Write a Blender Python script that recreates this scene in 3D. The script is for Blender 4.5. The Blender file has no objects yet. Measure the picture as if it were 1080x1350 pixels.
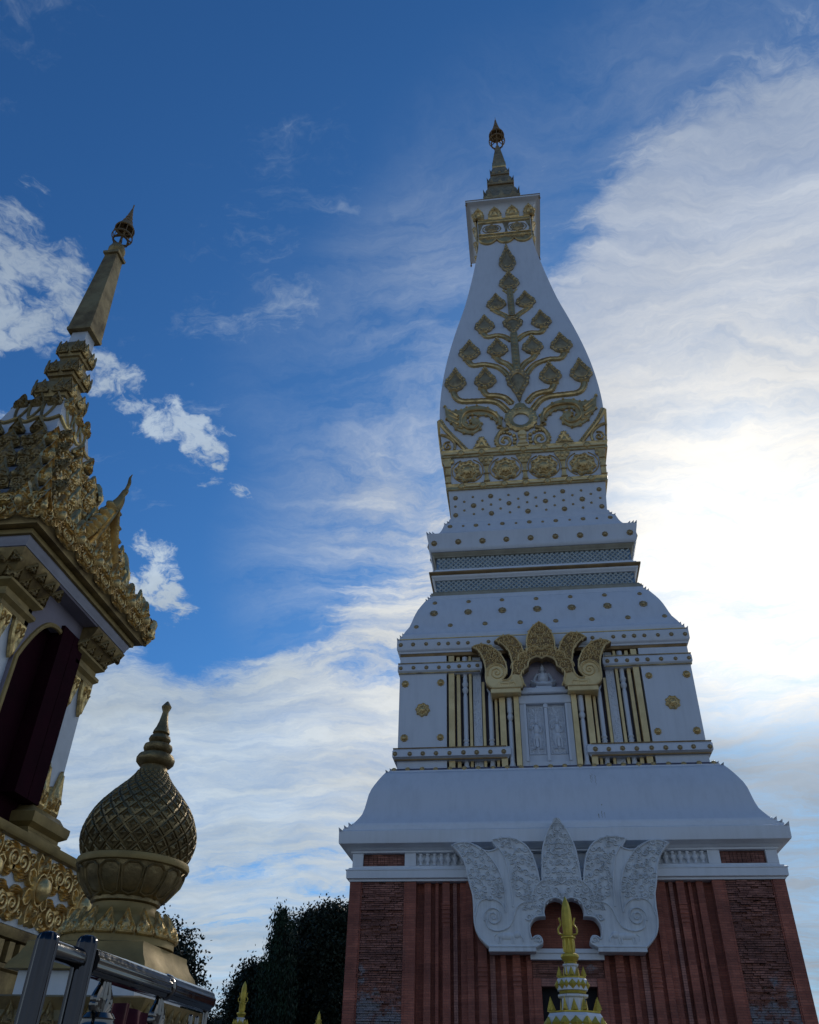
import bpy, math, random
import numpy as np
from mathutils import Matrix, Vector
from mathutils.geometry import tessellate_polygon
R = math.radians
pi = math.pi
rnd = random.Random(7)
scn = bpy.context.scene
col = scn.collection

# ------------------------------------------------------------------ camera
CAM = Vector((-0.9325, -32.0, 1.6))
pit, yaw, roll = R(36.31), R(-8.40), R(1.55)
Fv = Vector((math.sin(yaw) * math.cos(pit), math.cos(yaw) * math.cos(pit), math.sin(pit)))
Rv = Vector((math.cos(yaw), -math.sin(yaw), 0))
Uv = Rv.cross(Fv)
R2 = Rv * math.cos(roll) + Uv * math.sin(roll)
U2 = R2.cross(Fv)
cd = bpy.data.cameras.new('camera')
cam = bpy.data.objects.new('camera', cd)
col.objects.link(cam)
mw = Matrix((R2, U2, -Fv)).transposed().to_4x4()
mw.translation = CAM
cam.matrix_world = mw
cd.sensor_fit = 'HORIZONTAL'
cd.sensor_width = 36.0
cd.lens = 35.80
cd.clip_end = 3000
cd.clip_start = 0.05
scn.camera = cam

# ------------------------------------------------------------------ light
SUN_AZ, SUN_EL = R(19.2), R(29.5)          # azimuth from +Y towards +X
sd = Vector((math.sin(SUN_AZ) * math.cos(SUN_EL), math.cos(SUN_AZ) * math.cos(SUN_EL), math.sin(SUN_EL)))
ld = bpy.data.lights.new('sun', 'SUN')
ld.energy = 1.3
ld.angle = R(10)
ld.color = (1.0, 0.93, 0.82)
sun = bpy.data.objects.new('sun', ld)
col.objects.link(sun)
sun.rotation_mode = 'QUATERNION'
sun.rotation_quaternion = sd.to_track_quat('Z', 'Y')
scn.view_settings.view_transform = 'Standard'
scn.view_settings.look = 'None'
scn.view_settings.gamma = 1
scn.view_settings.use_curve_mapping = False
scn.view_settings.exposure = 0.20


class NT:
    """small helper to write shader node trees"""
    def __init__(s, nt):
        s.nt = nt
        nt.nodes.clear()

    def n(s, typ, _in=None, **kw):
        nd = s.nt.nodes.new(typ)
        for k, v in kw.items():
            setattr(nd, k, v)
        for k, v in (_in or {}).items():
            if isinstance(v, bpy.types.NodeSocket):
                s.nt.links.new(v, nd.inputs[k])
            else:
                nd.inputs[k].default_value = v
        return nd

    def m(s, op, a, b=None, c=None, clamp=False):
        nd = s.nt.nodes.new('ShaderNodeMath')
        nd.operation = op
        nd.use_clamp = clamp
        for i, v in enumerate((a, b, c)):
            if v is None:
                continue
            if isinstance(v, bpy.types.NodeSocket):
                s.nt.links.new(v, nd.inputs[i])
            else:
                nd.inputs[i].default_value = v
        return nd.outputs[0]

    def vm(s, op, a, b=None):
        nd = s.nt.nodes.new('ShaderNodeVectorMath')
        nd.operation = op
        for i, v in enumerate((a, b)):
            if v is None:
                continue
            if isinstance(v, bpy.types.NodeSocket):
                s.nt.links.new(v, nd.inputs[i])
            else:
                nd.inputs[i].default_value = v
        return nd.outputs['Value'] if op == 'DOT_PRODUCT' else nd.outputs[0]

    def mr(s, v, a, b, c=0.0, d=1.0, smooth=False):
        nd = s.n('ShaderNodeMapRange', {'Value': v, 'From Min': a, 'From Max': b, 'To Min': c, 'To Max': d})
        nd.interpolation_type = 'SMOOTHSTEP' if smooth else 'LINEAR'
        return nd.outputs[0]

    def mix(s, f, a, b, mode='MIX'):
        nd = s.nt.nodes.new('ShaderNodeMix')
        nd.data_type = 'RGBA'
        nd.blend_type = mode
        for k, v in ((0, f), (6, a), (7, b)):
            if isinstance(v, bpy.types.NodeSocket):
                s.nt.links.new(v, nd.inputs[k])
            else:
                nd.inputs[k].default_value = v if k == 0 else (*v[:3], 1)
        return nd.outputs[2]


# ------------------------------------------------------------------ sky
SKY_K = 0.085
world = bpy.data.worlds.new('World')
scn.world = world
world.use_nodes = True
T = NT(world.node_tree)
tc = T.n('ShaderNodeTexCoord').outputs['Generated']
d = T.vm('NORMALIZE', tc)
sky = T.n('ShaderNodeTexSky', sky_type='NISHITA', sun_disc=False)
sky.sun_elevation = SUN_EL
sky.sun_rotation = SUN_AZ
sky.air_density = 1.0
sky.dust_density = 0.6
sky.ozone_density = 2.5
skyc = T.n('ShaderNodeGamma', {'Color': sky.outputs[0], 'Gamma': 1.0}).outputs[0]
skyc = T.mix(1.0, skyc, (0.28, 0.68, 1.08), 'MULTIPLY')
sep = T.n('ShaderNodeSeparateXYZ', {0: d})
dz = sep.outputs[2]
# cloud layer seen in perspective: direction divided by height
den = T.m('MAXIMUM', T.m('ADD', dz, 0.18), 0.05)
pl = T.n('ShaderNodeCombineXYZ', {0: T.m('DIVIDE', sep.outputs[0], den), 1: T.m('DIVIDE', sep.outputs[1], den), 2: 0.0}).outputs[0]
warp = T.n('ShaderNodeTexNoise', {'Vector': pl, 'Scale': 2.2, 'Detail': 6.0, 'Roughness': 0.6})
wv = T.vm('SCALE', T.vm('SUBTRACT', warp.outputs['Color'], (0.5, 0.5, 0.5)))
wv.node.inputs['Scale'].default_value = 0.34
pw = T.vm('ADD', pl, wv)
# streaks run along two wind directions
mp = T.n('ShaderNodeMapping', {'Vector': pw, 'Rotation': (0, 0, R(-38)), 'Scale': (1.0, 2.1, 1.0)}).outputs[0]
n1 = T.n('ShaderNodeTexNoise', {'Vector': mp, 'Scale': 2.6, 'Detail': 14.0, 'Roughness': 0.66}).outputs['Fac']
n2 = T.n('ShaderNodeTexNoise', {'Vector': pw, 'Scale': 6.0, 'Detail': 12.0, 'Roughness': 0.68}).outputs['Fac']
n3 = T.n('ShaderNodeTexNoise', {'Vector': pw, 'Scale': 15.0, 'Detail': 12.0, 'Roughness': 0.66}).outputs['Fac']
st2 = T.n('ShaderNodeMapping', {'Vector': pw, 'Rotation': (0, 0, R(20)), 'Scale': (1.0, 4.2, 1.0)}).outputs[0]
n4 = T.n('ShaderNodeTexNoise', {'Vector': st2, 'Scale': 3.4, 'Detail': 14.0, 'Roughness': 0.70}).outputs['Fac']
nzf = T.m('ADD', T.m('ADD', T.m('MULTIPLY', n1, 0.36), T.m('MULTIPLY', n2, 0.34)), T.m('MULTIPLY', n4, 0.30))
nz = n2


def blob(v, deg, w):
    """a cloud mass centred on a direction of the sky"""
    v = Vector(v).normalized()
    dt = T.vm('DOT_PRODUCT', d, tuple(v))
    return T.m('MULTIPLY', T.mr(dt, math.cos(R(deg)), 1.0, 0, 1, True), w)


def total(lst):
    s = None
    for b in lst:
        o = blob(*b)
        s = o if s is None else T.m('ADD', s, o)
    return s


big = total([((0.38, 0.47, 0.80), 12, .40), ((0.32, 0.56, 0.77), 12, .45), ((0.20, 0.56, 0.80), 7.0, .30), ((0.288, 0.628, 0.700), 15, .5),
             ((0.185, 0.69, 0.70), 10, .45), ((0.25, 0.734, 0.57), 25, 1.3), ((0.318, 0.883, 0.346), 26, 1.0),
             ((-0.105, 0.885, 0.445), 10, .50), ((-0.208, 0.888, 0.40), 11, .5), ((-0.40, 0.85, 0.365), 10, .7),
             ((-0.31, 0.882, 0.345), 9, .45), ((0.75, 0.55, 0.40), 38, 1.0),
             ((-0.365, 0.825, 0.437), 6.0, -.75), ((-0.33, 0.80, 0.49), 9.0, -.35), ((0.30, 0.944, 0.160), 7, -.75)])
low = T.m('MULTIPLY', T.mr(dz, 0.44, 0.33, 0, 1, True), 0.95)
lowgap = T.m('MULTIPLY', T.mr(dz, 0.24, 0.08, 0, 1, True), 0.35)
big = T.m('ADD', T.m('ADD', big, low), lowgap)
veil = total([((-0.080, 0.615, 0.785), 9, .35), ((-0.161, 0.684, 0.712), 12, .18), ((-0.15, 0.82, 0.54), 13, .42), ((-0.04, 0.80, 0.60), 13, .48),
              ((0.05, 0.55, 0.83), 12, .28), ((0.28, 0.42, 0.86), 13, .40)])
small = total([((-0.51, 0.468, 0.718), 7.0, .95), ((-0.50, 0.51, 0.70), 5.5, .6), ((-0.467, 0.575, 0.672), 3.2, .6), ((-0.435, 0.61, 0.665), 2.8, .75),
               ((-0.409, 0.643, 0.648), 3.2, .8), ((-0.372, 0.667, 0.643), 2.8, .7), ((-0.340, 0.692, 0.636), 2.6, .65),
               ((-0.352, 0.708, 0.612), 2.6, .65), ((-0.309, 0.743, 0.595), 1.6, .6), ((-0.418, 0.754, 0.506), 3.4, .85),
               ((-0.404, 0.786, 0.468), 3.4, .75), ((-0.27, 0.955, 0.105), 3.5, 1.3), ((0.31, 0.935, 0.172), 3.2, .8),
               ((-0.55, 0.60, 0.58), 7, .5)])
dens_b = T.mr(T.m('ADD', big, T.m('MULTIPLY', T.m('SUBTRACT', nzf, 0.5), 5.0)), 0.12, 1.10, 0, 1, True)
dens_b = T.m('MULTIPLY', dens_b, T.mr(n4, 0.34, 0.60, 0.66, 1.0))
dens_s = T.mr(T.m('ADD', T.m('MULTIPLY', T.m('MINIMUM', small, 1.0), 0.285), T.m('ADD', T.m('MULTIPLY', n3, 0.65), T.m('MULTIPLY', n2, 0.35))), 0.705, 0.84, 0, 0.92, True)
dens_v = T.m('MULTIPLY', veil, T.mr(T.m('ADD', T.m('MULTIPLY', n4, 0.6), T.m('MULTIPLY', n2, 0.4)), 0.40, 0.66, 0.08, 0.95))
dens = T.m('MAXIMUM', dens_b, T.m('MAXIMUM', dens_s, dens_v), clamp=True)
# thin cloud near the sun lets more light through (forward scattering)
sdot = T.vm('DOT_PRODUCT', d, tuple(sd))
g1 = T.mr(sdot, math.cos(R(40)), 1.0, 0, 1, True)
g2 = T.mr(sdot, math.cos(R(17)), 1.0, 0, 1, True)
g3 = T.mr(sdot, math.cos(R(13)), 1.0, 0, 1, True)
thick = T.n('ShaderNodeTexNoise', {'Vector': T.vm('ADD', mp, (3.1, 7.7, 0.0)), 'Scale': 1.5, 'Detail': 9.0, 'Roughness': 0.6}).outputs['Fac']
shade = T.mr(T.m('ADD', T.m('MULTIPLY', thick, 0.75), T.m('MULTIPLY', n4, 0.25)), 0.36, 0.62, 0.76, 1.10)
lum = T.m('ADD', T.m('ADD', 0.54, T.m('MULTIPLY', g1, 0.20)), T.m('MULTIPLY', g2, 0.16))
lum = T.m('MULTIPLY', lum, shade)
lum = T.m('ADD', lum, T.m('MULTIPLY', g3, 0.20))
# the darker blue-grey bank low on the right
bank = T.m('MULTIPLY', blob((0.35, 0.90, 0.27), 21, 1.0), T.m('SUBTRACT', 1.0, g3))
lum = T.m('MULTIPLY', lum, T.m('SUBTRACT', 1.0, T.m('MULTIPLY', bank, 0.46)))
tint = T.mix(T.mr(sdot, 0.80, 0.99), (0.80, 0.95, 1.10), (1.06, 1.0, 0.90))
tint = T.mix(T.m('MULTIPLY', bank, 0.8), tint, (0.66, 0.86, 1.12))
clc = T.n('ShaderNodeVectorMath', {0: tint, 'Scale': T.m('MULTIPLY', lum, 1.0 / SKY_K)}, operation='SCALE').outputs[0]
dens = T.m('MULTIPLY', dens, T.mr(dz, 0.55, 0.86, 1.0, 0.55))
final = T.mix(dens, skyc, clc)
bg = T.n('ShaderNodeBackground', {'Color': final, 'Strength': SKY_K})
out = T.n('ShaderNodeOutputWorld', {'Surface': bg.outputs[0]})


# ------------------------------------------------------------------ materials
def mat(name, fn):
    m = bpy.data.materials.new(name)
    m.use_nodes = True
    t = NT(m.node_tree)
    b = t.n('ShaderNodeBsdfPrincipled')
    t.n('ShaderNodeOutputMaterial', {'Surface': b.outputs[0]})
    fn(t, b)
    return m


def bump(t, b, h, strength=0.4, dist=0.02):
    bn = t.n('ShaderNodeBump', {'Height': h, 'Strength': strength, 'Distance': dist})
    t.nt.links.new(bn.outputs[0], b.inputs['Normal'])


def paint(base, dirt, rough=0.5, streak=0.5, metallic=0.0, spec=0.5):
    def fn(t, b):
        p = t.n('ShaderNodeNewGeometry').outputs['Position']
        st = t.n('ShaderNodeMapping', {'Vector': p, 'Scale': (2.2, 2.2, 0.16)}).outputs[0]
        a = t.n('ShaderNodeTexNoise', {'Vector': st, 'Scale': 2.2, 'Detail': 7.0, 'Roughness': 0.65}).outputs['Fac']
        c = t.n('ShaderNodeTexNoise', {'Vector': p, 'Scale': 1.1, 'Detail': 8.0, 'Roughness': 0.6}).outputs['Fac']
        f = t.m('MULTIPLY', t.mr(t.m('ADD', t.m('MULTIPLY', a, 0.6), t.m('MULTIPLY', c, 0.4)), 0.46, 0.72), streak, clamp=True)
        cc = t.mix(f, base, dirt)
        t.nt.links.new(cc, b.inputs['Base Color'])
        b.inputs['Roughness'].default_value = rough
        b.inputs['Metallic'].default_value = metallic
        b.inputs['Specular IOR Level'].default_value = spec
        fine = t.n('ShaderNodeTexNoise', {'Vector': p, 'Scale': 24.0, 'Detail': 5.0}).outputs['Fac']
        bump(t, b, fine, 0.18, 0.01)
    return fn


def gold(base, old, rough, metallic, k=1.0, scale=9.0, bstr=0.5):
    def fn(t, b):
        p = t.n('ShaderNodeTexCoord').outputs['Object']
        a = t.n('ShaderNodeTexNoise', {'Vector': p, 'Scale': scale * 0.35, 'Detail': 8.0, 'Roughness': 0.65}).outputs['Fac']
        cc = t.mix(t.m('MULTIPLY', t.mr(a, 0.40, 0.68), k, clamp=True), base, old)
        t.nt.links.new(cc, b.inputs['Base Color'])
        t.nt.links.new(t.mr(a, 0.3, 0.7, rough, min(1, rough + 0.22)), b.inputs['Roughness'])
        b.inputs['Metallic'].default_value = metallic
        f = t.n('ShaderNodeTexNoise', {'Vector': p, 'Scale': scale, 'Detail': 6.0, 'Roughness': 0.6}).outputs['Fac']
        bump(t, b, f, bstr, 0.02)
    return fn


def brickfn(rows, c1, c2, mortar, bs=0.8, patch=0.0):
    def fn(t, b):
        p = t.n('ShaderNodeNewGeometry').outputs['Position']
        s = t.n('ShaderNodeSeparateXYZ', {0: p})
        v = t.n('ShaderNodeCombineXYZ', {0: t.m('ADD', s.outputs[0], s.outputs[1]), 1: s.outputs[2], 2: 0.0}).outputs[0]
        br = t.n('ShaderNodeTexBrick', {'Vector': v, 'Color1': (*c1, 1), 'Color2': (*c2, 1), 'Mortar': (*mortar, 1), 'Scale': 1.0,
                                        'Mortar Size': 0.006, 'Mortar Smooth': 0.3, 'Bias': 0.0, 'Brick Width': 0.30, 'Row Height': rows})
        a = t.n('ShaderNodeTexNoise', {'Vector': p, 'Scale': 0.9, 'Detail': 9.0, 'Roughness': 0.7}).outputs['Fac']
        st = t.n('ShaderNodeMapping', {'Vector': p, 'Scale': (3.0, 3.0, 0.25)}).outputs[0]
        a2 = t.n('ShaderNodeTexNoise', {'Vector': st, 'Scale': 2.0, 'Detail': 6.0, 'Roughness': 0.7}).outputs['Fac']
        cc = t.mix(t.mr(a, 0.35, 0.7, 0.0, 0.75), br.outputs['Color'], (c2[0] * 0.45, c2[1] * 0.5, c2[2] * 0.55))
        cc = t.mix(t.mr(a2, 0.55, 0.8, 0.0, 0.45), cc, (0.30, 0.17, 0.14))
        bk = t.n('ShaderNodeTexBrick', {'Vector': v, 'Color1': (0.62, 0.62, 0.64, 1), 'Color2': (1.25, 1.2, 1.15, 1), 'Mortar': (0.8, 0.8, 0.8, 1), 'Scale': 1.0,
                                        'Mortar Size': 0.0, 'Bias': 0.0, 'Brick Width': 0.47, 'Row Height': 0.31})
        cc = t.mix(0.5, cc, bk.outputs['Color'], 'MULTIPLY')
        if patch:
            z = t.mr(s.outputs[2], 6.0, 3.6, -0.16, 0.16)
            pn = t.n('ShaderNodeTexNoise', {'Vector': p, 'Scale': 1.7, 'Detail': 10.0, 'Roughness': 0.72}).outputs['Fac']
            cc = t.mix(t.mr(t.m('ADD', pn, z), 0.58, 0.66, 0.0, patch), cc, (0.26, 0.27, 0.29))
        t.nt.links.new(cc, b.inputs['Base Color'])
        b.inputs['Roughness'].default_value = 0.85
        f = t.n('ShaderNodeTexNoise', {'Vector': p, 'Scale': 14.0, 'Detail': 6.0}).outputs['Fac']
        h = t.m('ADD', t.m('MULTIPLY', br.outputs['Fac'], -0.7), t.m('MULTIPLY', f, 0.9))
        bump(t, b, h, bs, 0.02)
    return fn


def plain(c, rough=0.7, metallic=0.0, c2=None, scale=3.0):
    c2 = c2 or tuple(x * 0.6 for x in c)

    def fn(t, b):
        p = t.n('ShaderNodeTexCoord').outputs['Object']
        a = t.n('ShaderNodeTexNoise', {'Vector': p, 'Scale': scale, 'Detail': 7.0, 'Roughness': 0.6}).outputs['Fac']
        t.nt.links.new(t.mix(t.mr(a, 0.35, 0.7), c, c2), b.inputs['Base Color'])
        b.inputs['Roughness'].default_value = rough
        b.inputs['Metallic'].default_value = metallic
        bump(t, b, a, 0.25, 0.01)
    return fn


def steelfn(t, b):
    b.inputs['Base Color'].default_value = (0.14, 0.135, 0.13, 1)  # base kept dark in place of dark surroundings the steel would mirror
    b.inputs['Metallic'].default_value = 1.0
    p = t.n('ShaderNodeTexCoord').outputs['Object']
    a = t.n('ShaderNodeTexNoise', {'Vector': p, 'Scale': 30.0, 'Detail': 5.0}).outputs['Fac']
    t.nt.links.new(t.mr(a, 0.3, 0.7, 0.05, 0.16), b.inputs['Roughness'])


M = {}
M['white'] = mat('white_lime_paint', paint((0.64, 0.67, 0.72), (0.40, 0.42, 0.45), 0.5, 0.34))
M['whitetrim'] = mat('white_trim_paint', paint((0.72, 0.74, 0.77), (0.50, 0.51, 0.50), 0.45, 0.35))
M['carved'] = mat('white_carved_plaster', paint((0.70, 0.72, 0.73), (0.36, 0.37, 0.38), 0.6, 0.8))
M['niche'] = mat('lilac_niche_paint', paint((0.42, 0.38, 0.44), (0.28, 0.25, 0.30), 0.6, 0.5))
M['recess'] = mat('recess_shade_paint', paint((0.09, 0.08, 0.12), (0.04, 0.035, 0.05), 0.7, 0.6))  # shade of the deep slots between the strips, put into the paint
M['gold'] = mat('gold_leaf_paint', gold((0.68, 0.48, 0.21), (0.32, 0.22, 0.10), 0.28, 0.7, 0.9))
M['goldlight'] = mat('pale_gold_paint', gold((0.78, 0.59, 0.29), (0.52, 0.38, 0.18), 0.42, 0.4, 0.6, 4.0, 0.2))
M['bronze'] = mat('aged_gold', gold((0.48, 0.35, 0.18), (0.20, 0.145, 0.08), 0.38, 0.6, 1.0, 7.0, 0.6))
M['greygold'] = mat('grey_gold_molding', gold((0.36, 0.33, 0.25), (0.24, 0.21, 0.15), 0.5, 0.25, 0.8, 5.0, 0.2))
M['golddark'] = mat('shaded_gold_ground', gold((0.30, 0.19, 0.08), (0.16, 0.10, 0.045), 0.45, 0.5, 0.9, 8.0, 0.3))  # darker gold paints the shade in the gaps of the scrollwork
M['brown'] = mat('brown_gold_molding', gold((0.30, 0.19, 0.08), (0.16, 0.10, 0.05), 0.5, 0.35, 0.8, 5.0, 0.2))
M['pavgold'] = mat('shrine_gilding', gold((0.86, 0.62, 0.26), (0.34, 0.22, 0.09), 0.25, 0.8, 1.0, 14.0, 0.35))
M['pavdull'] = mat('shrine_dull_shaded_gold', gold((0.38, 0.27, 0.11), (0.15, 0.10, 0.045), 0.40, 0.55, 1.0, 10.0, 0.35))  # dull gold parts, and the shaded copy of the gilding on less lit faces
M['bulb'] = mat('finial_dark_gold', gold((0.27, 0.195, 0.085), (0.09, 0.063, 0.028), 0.32, 0.65, 1.0, 16.0, 0.5))
M['slab'] = mat('slab_gold_paint', gold((0.34, 0.235, 0.08), (0.20, 0.14, 0.05), 0.5, 0.3, 0.9, 9.0, 0.3))
M['postgold'] = mat('bright_yellow_gold', gold((0.62, 0.46, 0.07), (0.36, 0.26, 0.04), 0.36, 0.5, 0.8, 20.0, 0.3))
M['brick'] = mat('red_brick', brickfn(0.062, (0.50, 0.165, 0.105), (0.36, 0.11, 0.072), (0.26, 0.11, 0.085), 0.6))
M['brickold'] = mat('old_carved_brick', brickfn(0.058, (0.46, 0.20, 0.15), (0.22, 0.085, 0.06), (0.07, 0.035, 0.03), 1.0, 0.75))
M['brickpale'] = mat('worn_brick', brickfn(0.062, (0.55, 0.26, 0.20), (0.42, 0.18, 0.14), (0.22, 0.12, 0.10), 0.9))
M['lattice'] = mat('glazed_lattice', plain((0.50, 0.54, 0.53), 0.3, 0.0, (0.34, 0.38, 0.38), 6.0))
M['mosaic'] = mat('mirror_mosaic', plain((0.34, 0.40, 0.42), 0.15, 0.4, (0.05, 0.07, 0.08), 14.0))
M['dark'] = mat('opening_shade', plain((0.012, 0.010, 0.014), 0.8))  # near-black colour painted in for the shade of an opening
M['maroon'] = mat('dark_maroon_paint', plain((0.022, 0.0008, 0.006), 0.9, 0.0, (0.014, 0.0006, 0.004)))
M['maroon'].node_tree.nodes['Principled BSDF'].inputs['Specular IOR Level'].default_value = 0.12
M['cloth'] = mat('maroon_cloth', plain((0.10, 0.008, 0.02), 0.85, 0.0, (0.05, 0.004, 0.012), 8.0))
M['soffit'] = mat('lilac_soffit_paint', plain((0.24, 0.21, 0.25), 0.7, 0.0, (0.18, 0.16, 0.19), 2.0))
M['shrinewhite'] = mat('glossy_white_column', plain((0.62, 0.65, 0.68), 0.28, 0.0, (0.50, 0.53, 0.56), 5.0))
M['lilacgrey'] = mat('lilac_grey_paint', plain((0.36, 0.35, 0.40), 0.6, 0.0, (0.26, 0.25, 0.29), 3.0))
M['shrinegrey'] = mat('weathered_shaded_grey_plaster', plain((0.22, 0.22, 0.23), 0.7, 0.0, (0.03, 0.03, 0.03), 4.0))  # grey darkened to paint shade into the gaps between roof ornaments
M['steel'] = mat('polished_steel', steelfn)
M['steeldark'] = mat('steel_dark_reflection', steelfn)
M['steeldark'].node_tree.nodes['Principled BSDF'].inputs['Base Color'].default_value = (0.045, 0.045, 0.05, 1)  # posts: dark reflections put into the base colour
M['ground'] = mat('paving_concrete', plain((0.20, 0.19, 0.17), 0.85, 0.0, (0.13, 0.125, 0.115), 0.6))
M['bark'] = mat('bark', plain((0.07, 0.05, 0.035), 0.9, 0.0, (0.03, 0.022, 0.016), 6.0))


def leafmat(name, c1, c2):
    def fn(t, b):
        p = t.n('ShaderNodeNewGeometry').outputs['Position']
        a = t.n('ShaderNodeTexNoise', {'Vector': p, 'Scale': 1.3, 'Detail': 4.0}).outputs['Fac']
        t.nt.links.new(t.mix(t.mr(a, 0.35, 0.65), c1, c2), b.inputs['Base Color'])
        b.inputs['Roughness'].default_value = 0.6
        b.inputs['Specular IOR Level'].default_value = 0.25
    return mat(name, fn)


M['leafdark'] = leafmat('dark_foliage', (0.020, 0.036, 0.022), (0.010, 0.020, 0.014))
M['leafcol'] = leafmat('column_tree_foliage', (0.014, 0.042, 0.018), (0.006, 0.020, 0.012))

# ------------------------------------------------------------------ mesh helpers
ROOT = {}


class MB:
    def __init__(s):
        s.v = []
        s.f = []
        s.mi = []

    def add(s, vs, fs, mi=0):
        o = len(s.v)
        s.v.extend([tuple(p) for p in vs])
        s.f.extend([tuple(i + o for i in f) for f in fs])
        s.mi.extend([mi] * len(fs))

    def mesh(s, name, mats, base=(0, 0, 0), angle=38, smooth=True):
        me = bpy.data.meshes.new(name)
        b = Vector(base)
        me.from_pydata([Vector(p) - b for p in s.v], [], s.f)
        for m_ in (mats if isinstance(mats, (list, tuple)) else [mats]):
            me.materials.append(M[m_])
        if max(s.mi or [0]) > 0:
            me.polygons.foreach_set('material_index', s.mi)
        if smooth:
            me.polygons.foreach_set('use_smooth', [True] * len(me.polygons))
            try:
                me.set_sharp_from_angle(angle=R(angle))
            except Exception:
                pass
        me.update()
        return me

    def build(s, name, mats, parent=None, angle=38, smooth=True, **tags):
        base = ROOT[parent.name] if parent is not None else Vector((0, 0, 0))
        o = bpy.data.objects.new(name, s.mesh(name, mats, base, angle, smooth))
        col.objects.link(o)
        if parent is not None:
            o.parent = parent
            ROOT[o.name] = base
        for k, v in tags.items():
            o[k] = v
        return o


def thing(name, loc, label, cat, group=None):
    o = bpy.data.objects.new(name, None)
    o.location = loc
    o.empty_display_size = 0.3
    col.objects.link(o)
    o['label'] = label
    o['category'] = cat
    if group:
        o['group'] = group
    ROOT[o.name] = Vector(loc)
    return o


def inst(name, me, parent, mtx):
    """one more piece that shares mesh data, placed by a world matrix"""
    o = bpy.data.objects.new(name, me)
    col.objects.link(o)
    o.parent = parent
    o.matrix_basis = Matrix.Translation(-ROOT[parent.name]) @ mtx
    return o


def copy_tree(o, parent=None):
    c = o.copy()
    col.objects.link(c)
    c.parent = parent
    for ch in list(o.children):
        copy_tree(ch, c)
    return c


def frame(o, u, v, n, su=1.0, sv=None, sn=None):
    sv = su if sv is None else sv
    sn = su if sn is None else sn
    m_ = Matrix((Vector(u).normalized() * su, Vector(v).normalized() * sv, Vector(n).normalized() * sn)).transposed().to_4x4()
    m_.translation = Vector(o)
    return m_


def box(b, x0, x1, y0, y1, z0, z1, mi=0):
    if x0 > x1:
        x0, x1 = x1, x0
    if y0 > y1:
        y0, y1 = y1, y0
    vs = [(x, y, z) for z in (z0, z1) for y in (y0, y1) for x in (x0, x1)]
    b.add(vs, [(0, 2, 3, 1), (4, 5, 7, 6), (0, 1, 5, 4), (2, 6, 7, 3), (0, 4, 6, 2), (1, 3, 7, 5)], mi)


def bbox(b, x0, x1, y0, y1, z0, z1, c=0.02, mi=0):
    """box with chamfered vertical and top/bottom edges, outer face -Y"""
    if x0 > x1:
        x0, x1 = x1, x0
    prof = [(-c, z0), (0, z0 + c), (0, z1 - c), (-c, z1)]
    rect(b, x0, x1, min(y0, y1), max(y0, y1), prof, mi, caps=True)


def rect(b, x0, x1, y0, y1, prof, mi=0, caps=True):
    """rectangular ring stack; prof = (offset outwards, z)"""
    vs = []
    for o, z in prof:
        vs += [(x0 - o, y0 - o, z), (x1 + o, y0 - o, z), (x1 + o, y1 + o, z), (x0 - o, y1 + o, z)]
    fs = []
    for i in range(len(prof) - 1):
        for k in range(4):
            a, c = i * 4 + k, i * 4 + (k + 1) % 4
            fs.append((a, c, c + 4, a + 4))
    if caps:
        fs.append((3, 2, 1, 0))
        n = len(prof) * 4
        fs.append((n - 4, n - 3, n - 2, n - 1))
    b.add(vs, fs, mi)


def square(b, prof, cx=0.0, cy=0.0, mi=0, caps=True):
    rect(b, cx, cx, cy, cy, prof, mi, caps)


def lathe(b, prof, cx=0.0, cy=0.0, n=24, mi=0, caps=True, ph=0.0, lobes=0, amp=0.0):
    vs = []
    for r, z in prof:
        for k in range(n):
            a = 2 * pi * k / n + ph
            rr = r * (1 + amp * math.cos(lobes * a)) if lobes else r
            vs.append((cx + rr * math.cos(a), cy + rr * math.sin(a), z))
    fs = []
    for i in range(len(prof) - 1):
        for k in range(n):
            a, c = i * n + k, i * n + (k + 1) % n
            fs.append((a, c, c + n, a + n))
    if caps:
        fs.append(tuple(range(n - 1, -1, -1)))
        o = (len(prof) - 1) * n
        fs.append(tuple(range(o, o + n)))
    b.add(vs, fs, mi)


def spline(pts, per=6, closed=False):
    P = [Vector(p) for p in pts]
    n = len(P)
    out_ = []
    rng = range(n if closed else n - 1)
    for i in rng:
        if closed:
            a, b_, c, e = P[(i - 1) % n], P[i], P[(i + 1) % n], P[(i + 2) % n]
        else:
            a, b_, c, e = P[max(i - 1, 0)], P[i], P[i + 1], P[min(i + 2, n - 1)]
        for k in range(per):
            t = k / per
            out_.append(0.5 * ((2 * b_) + (c - a) * t + (2 * a - 5 * b_ + 4 * c - e) * t * t + (3 * b_ - a - 3 * c + e) * t ** 3))
    if not closed:
        out_.append(P[-1])
    return out_


def flatP(a, b_, d_):
    return (a, b_, d_)


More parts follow.
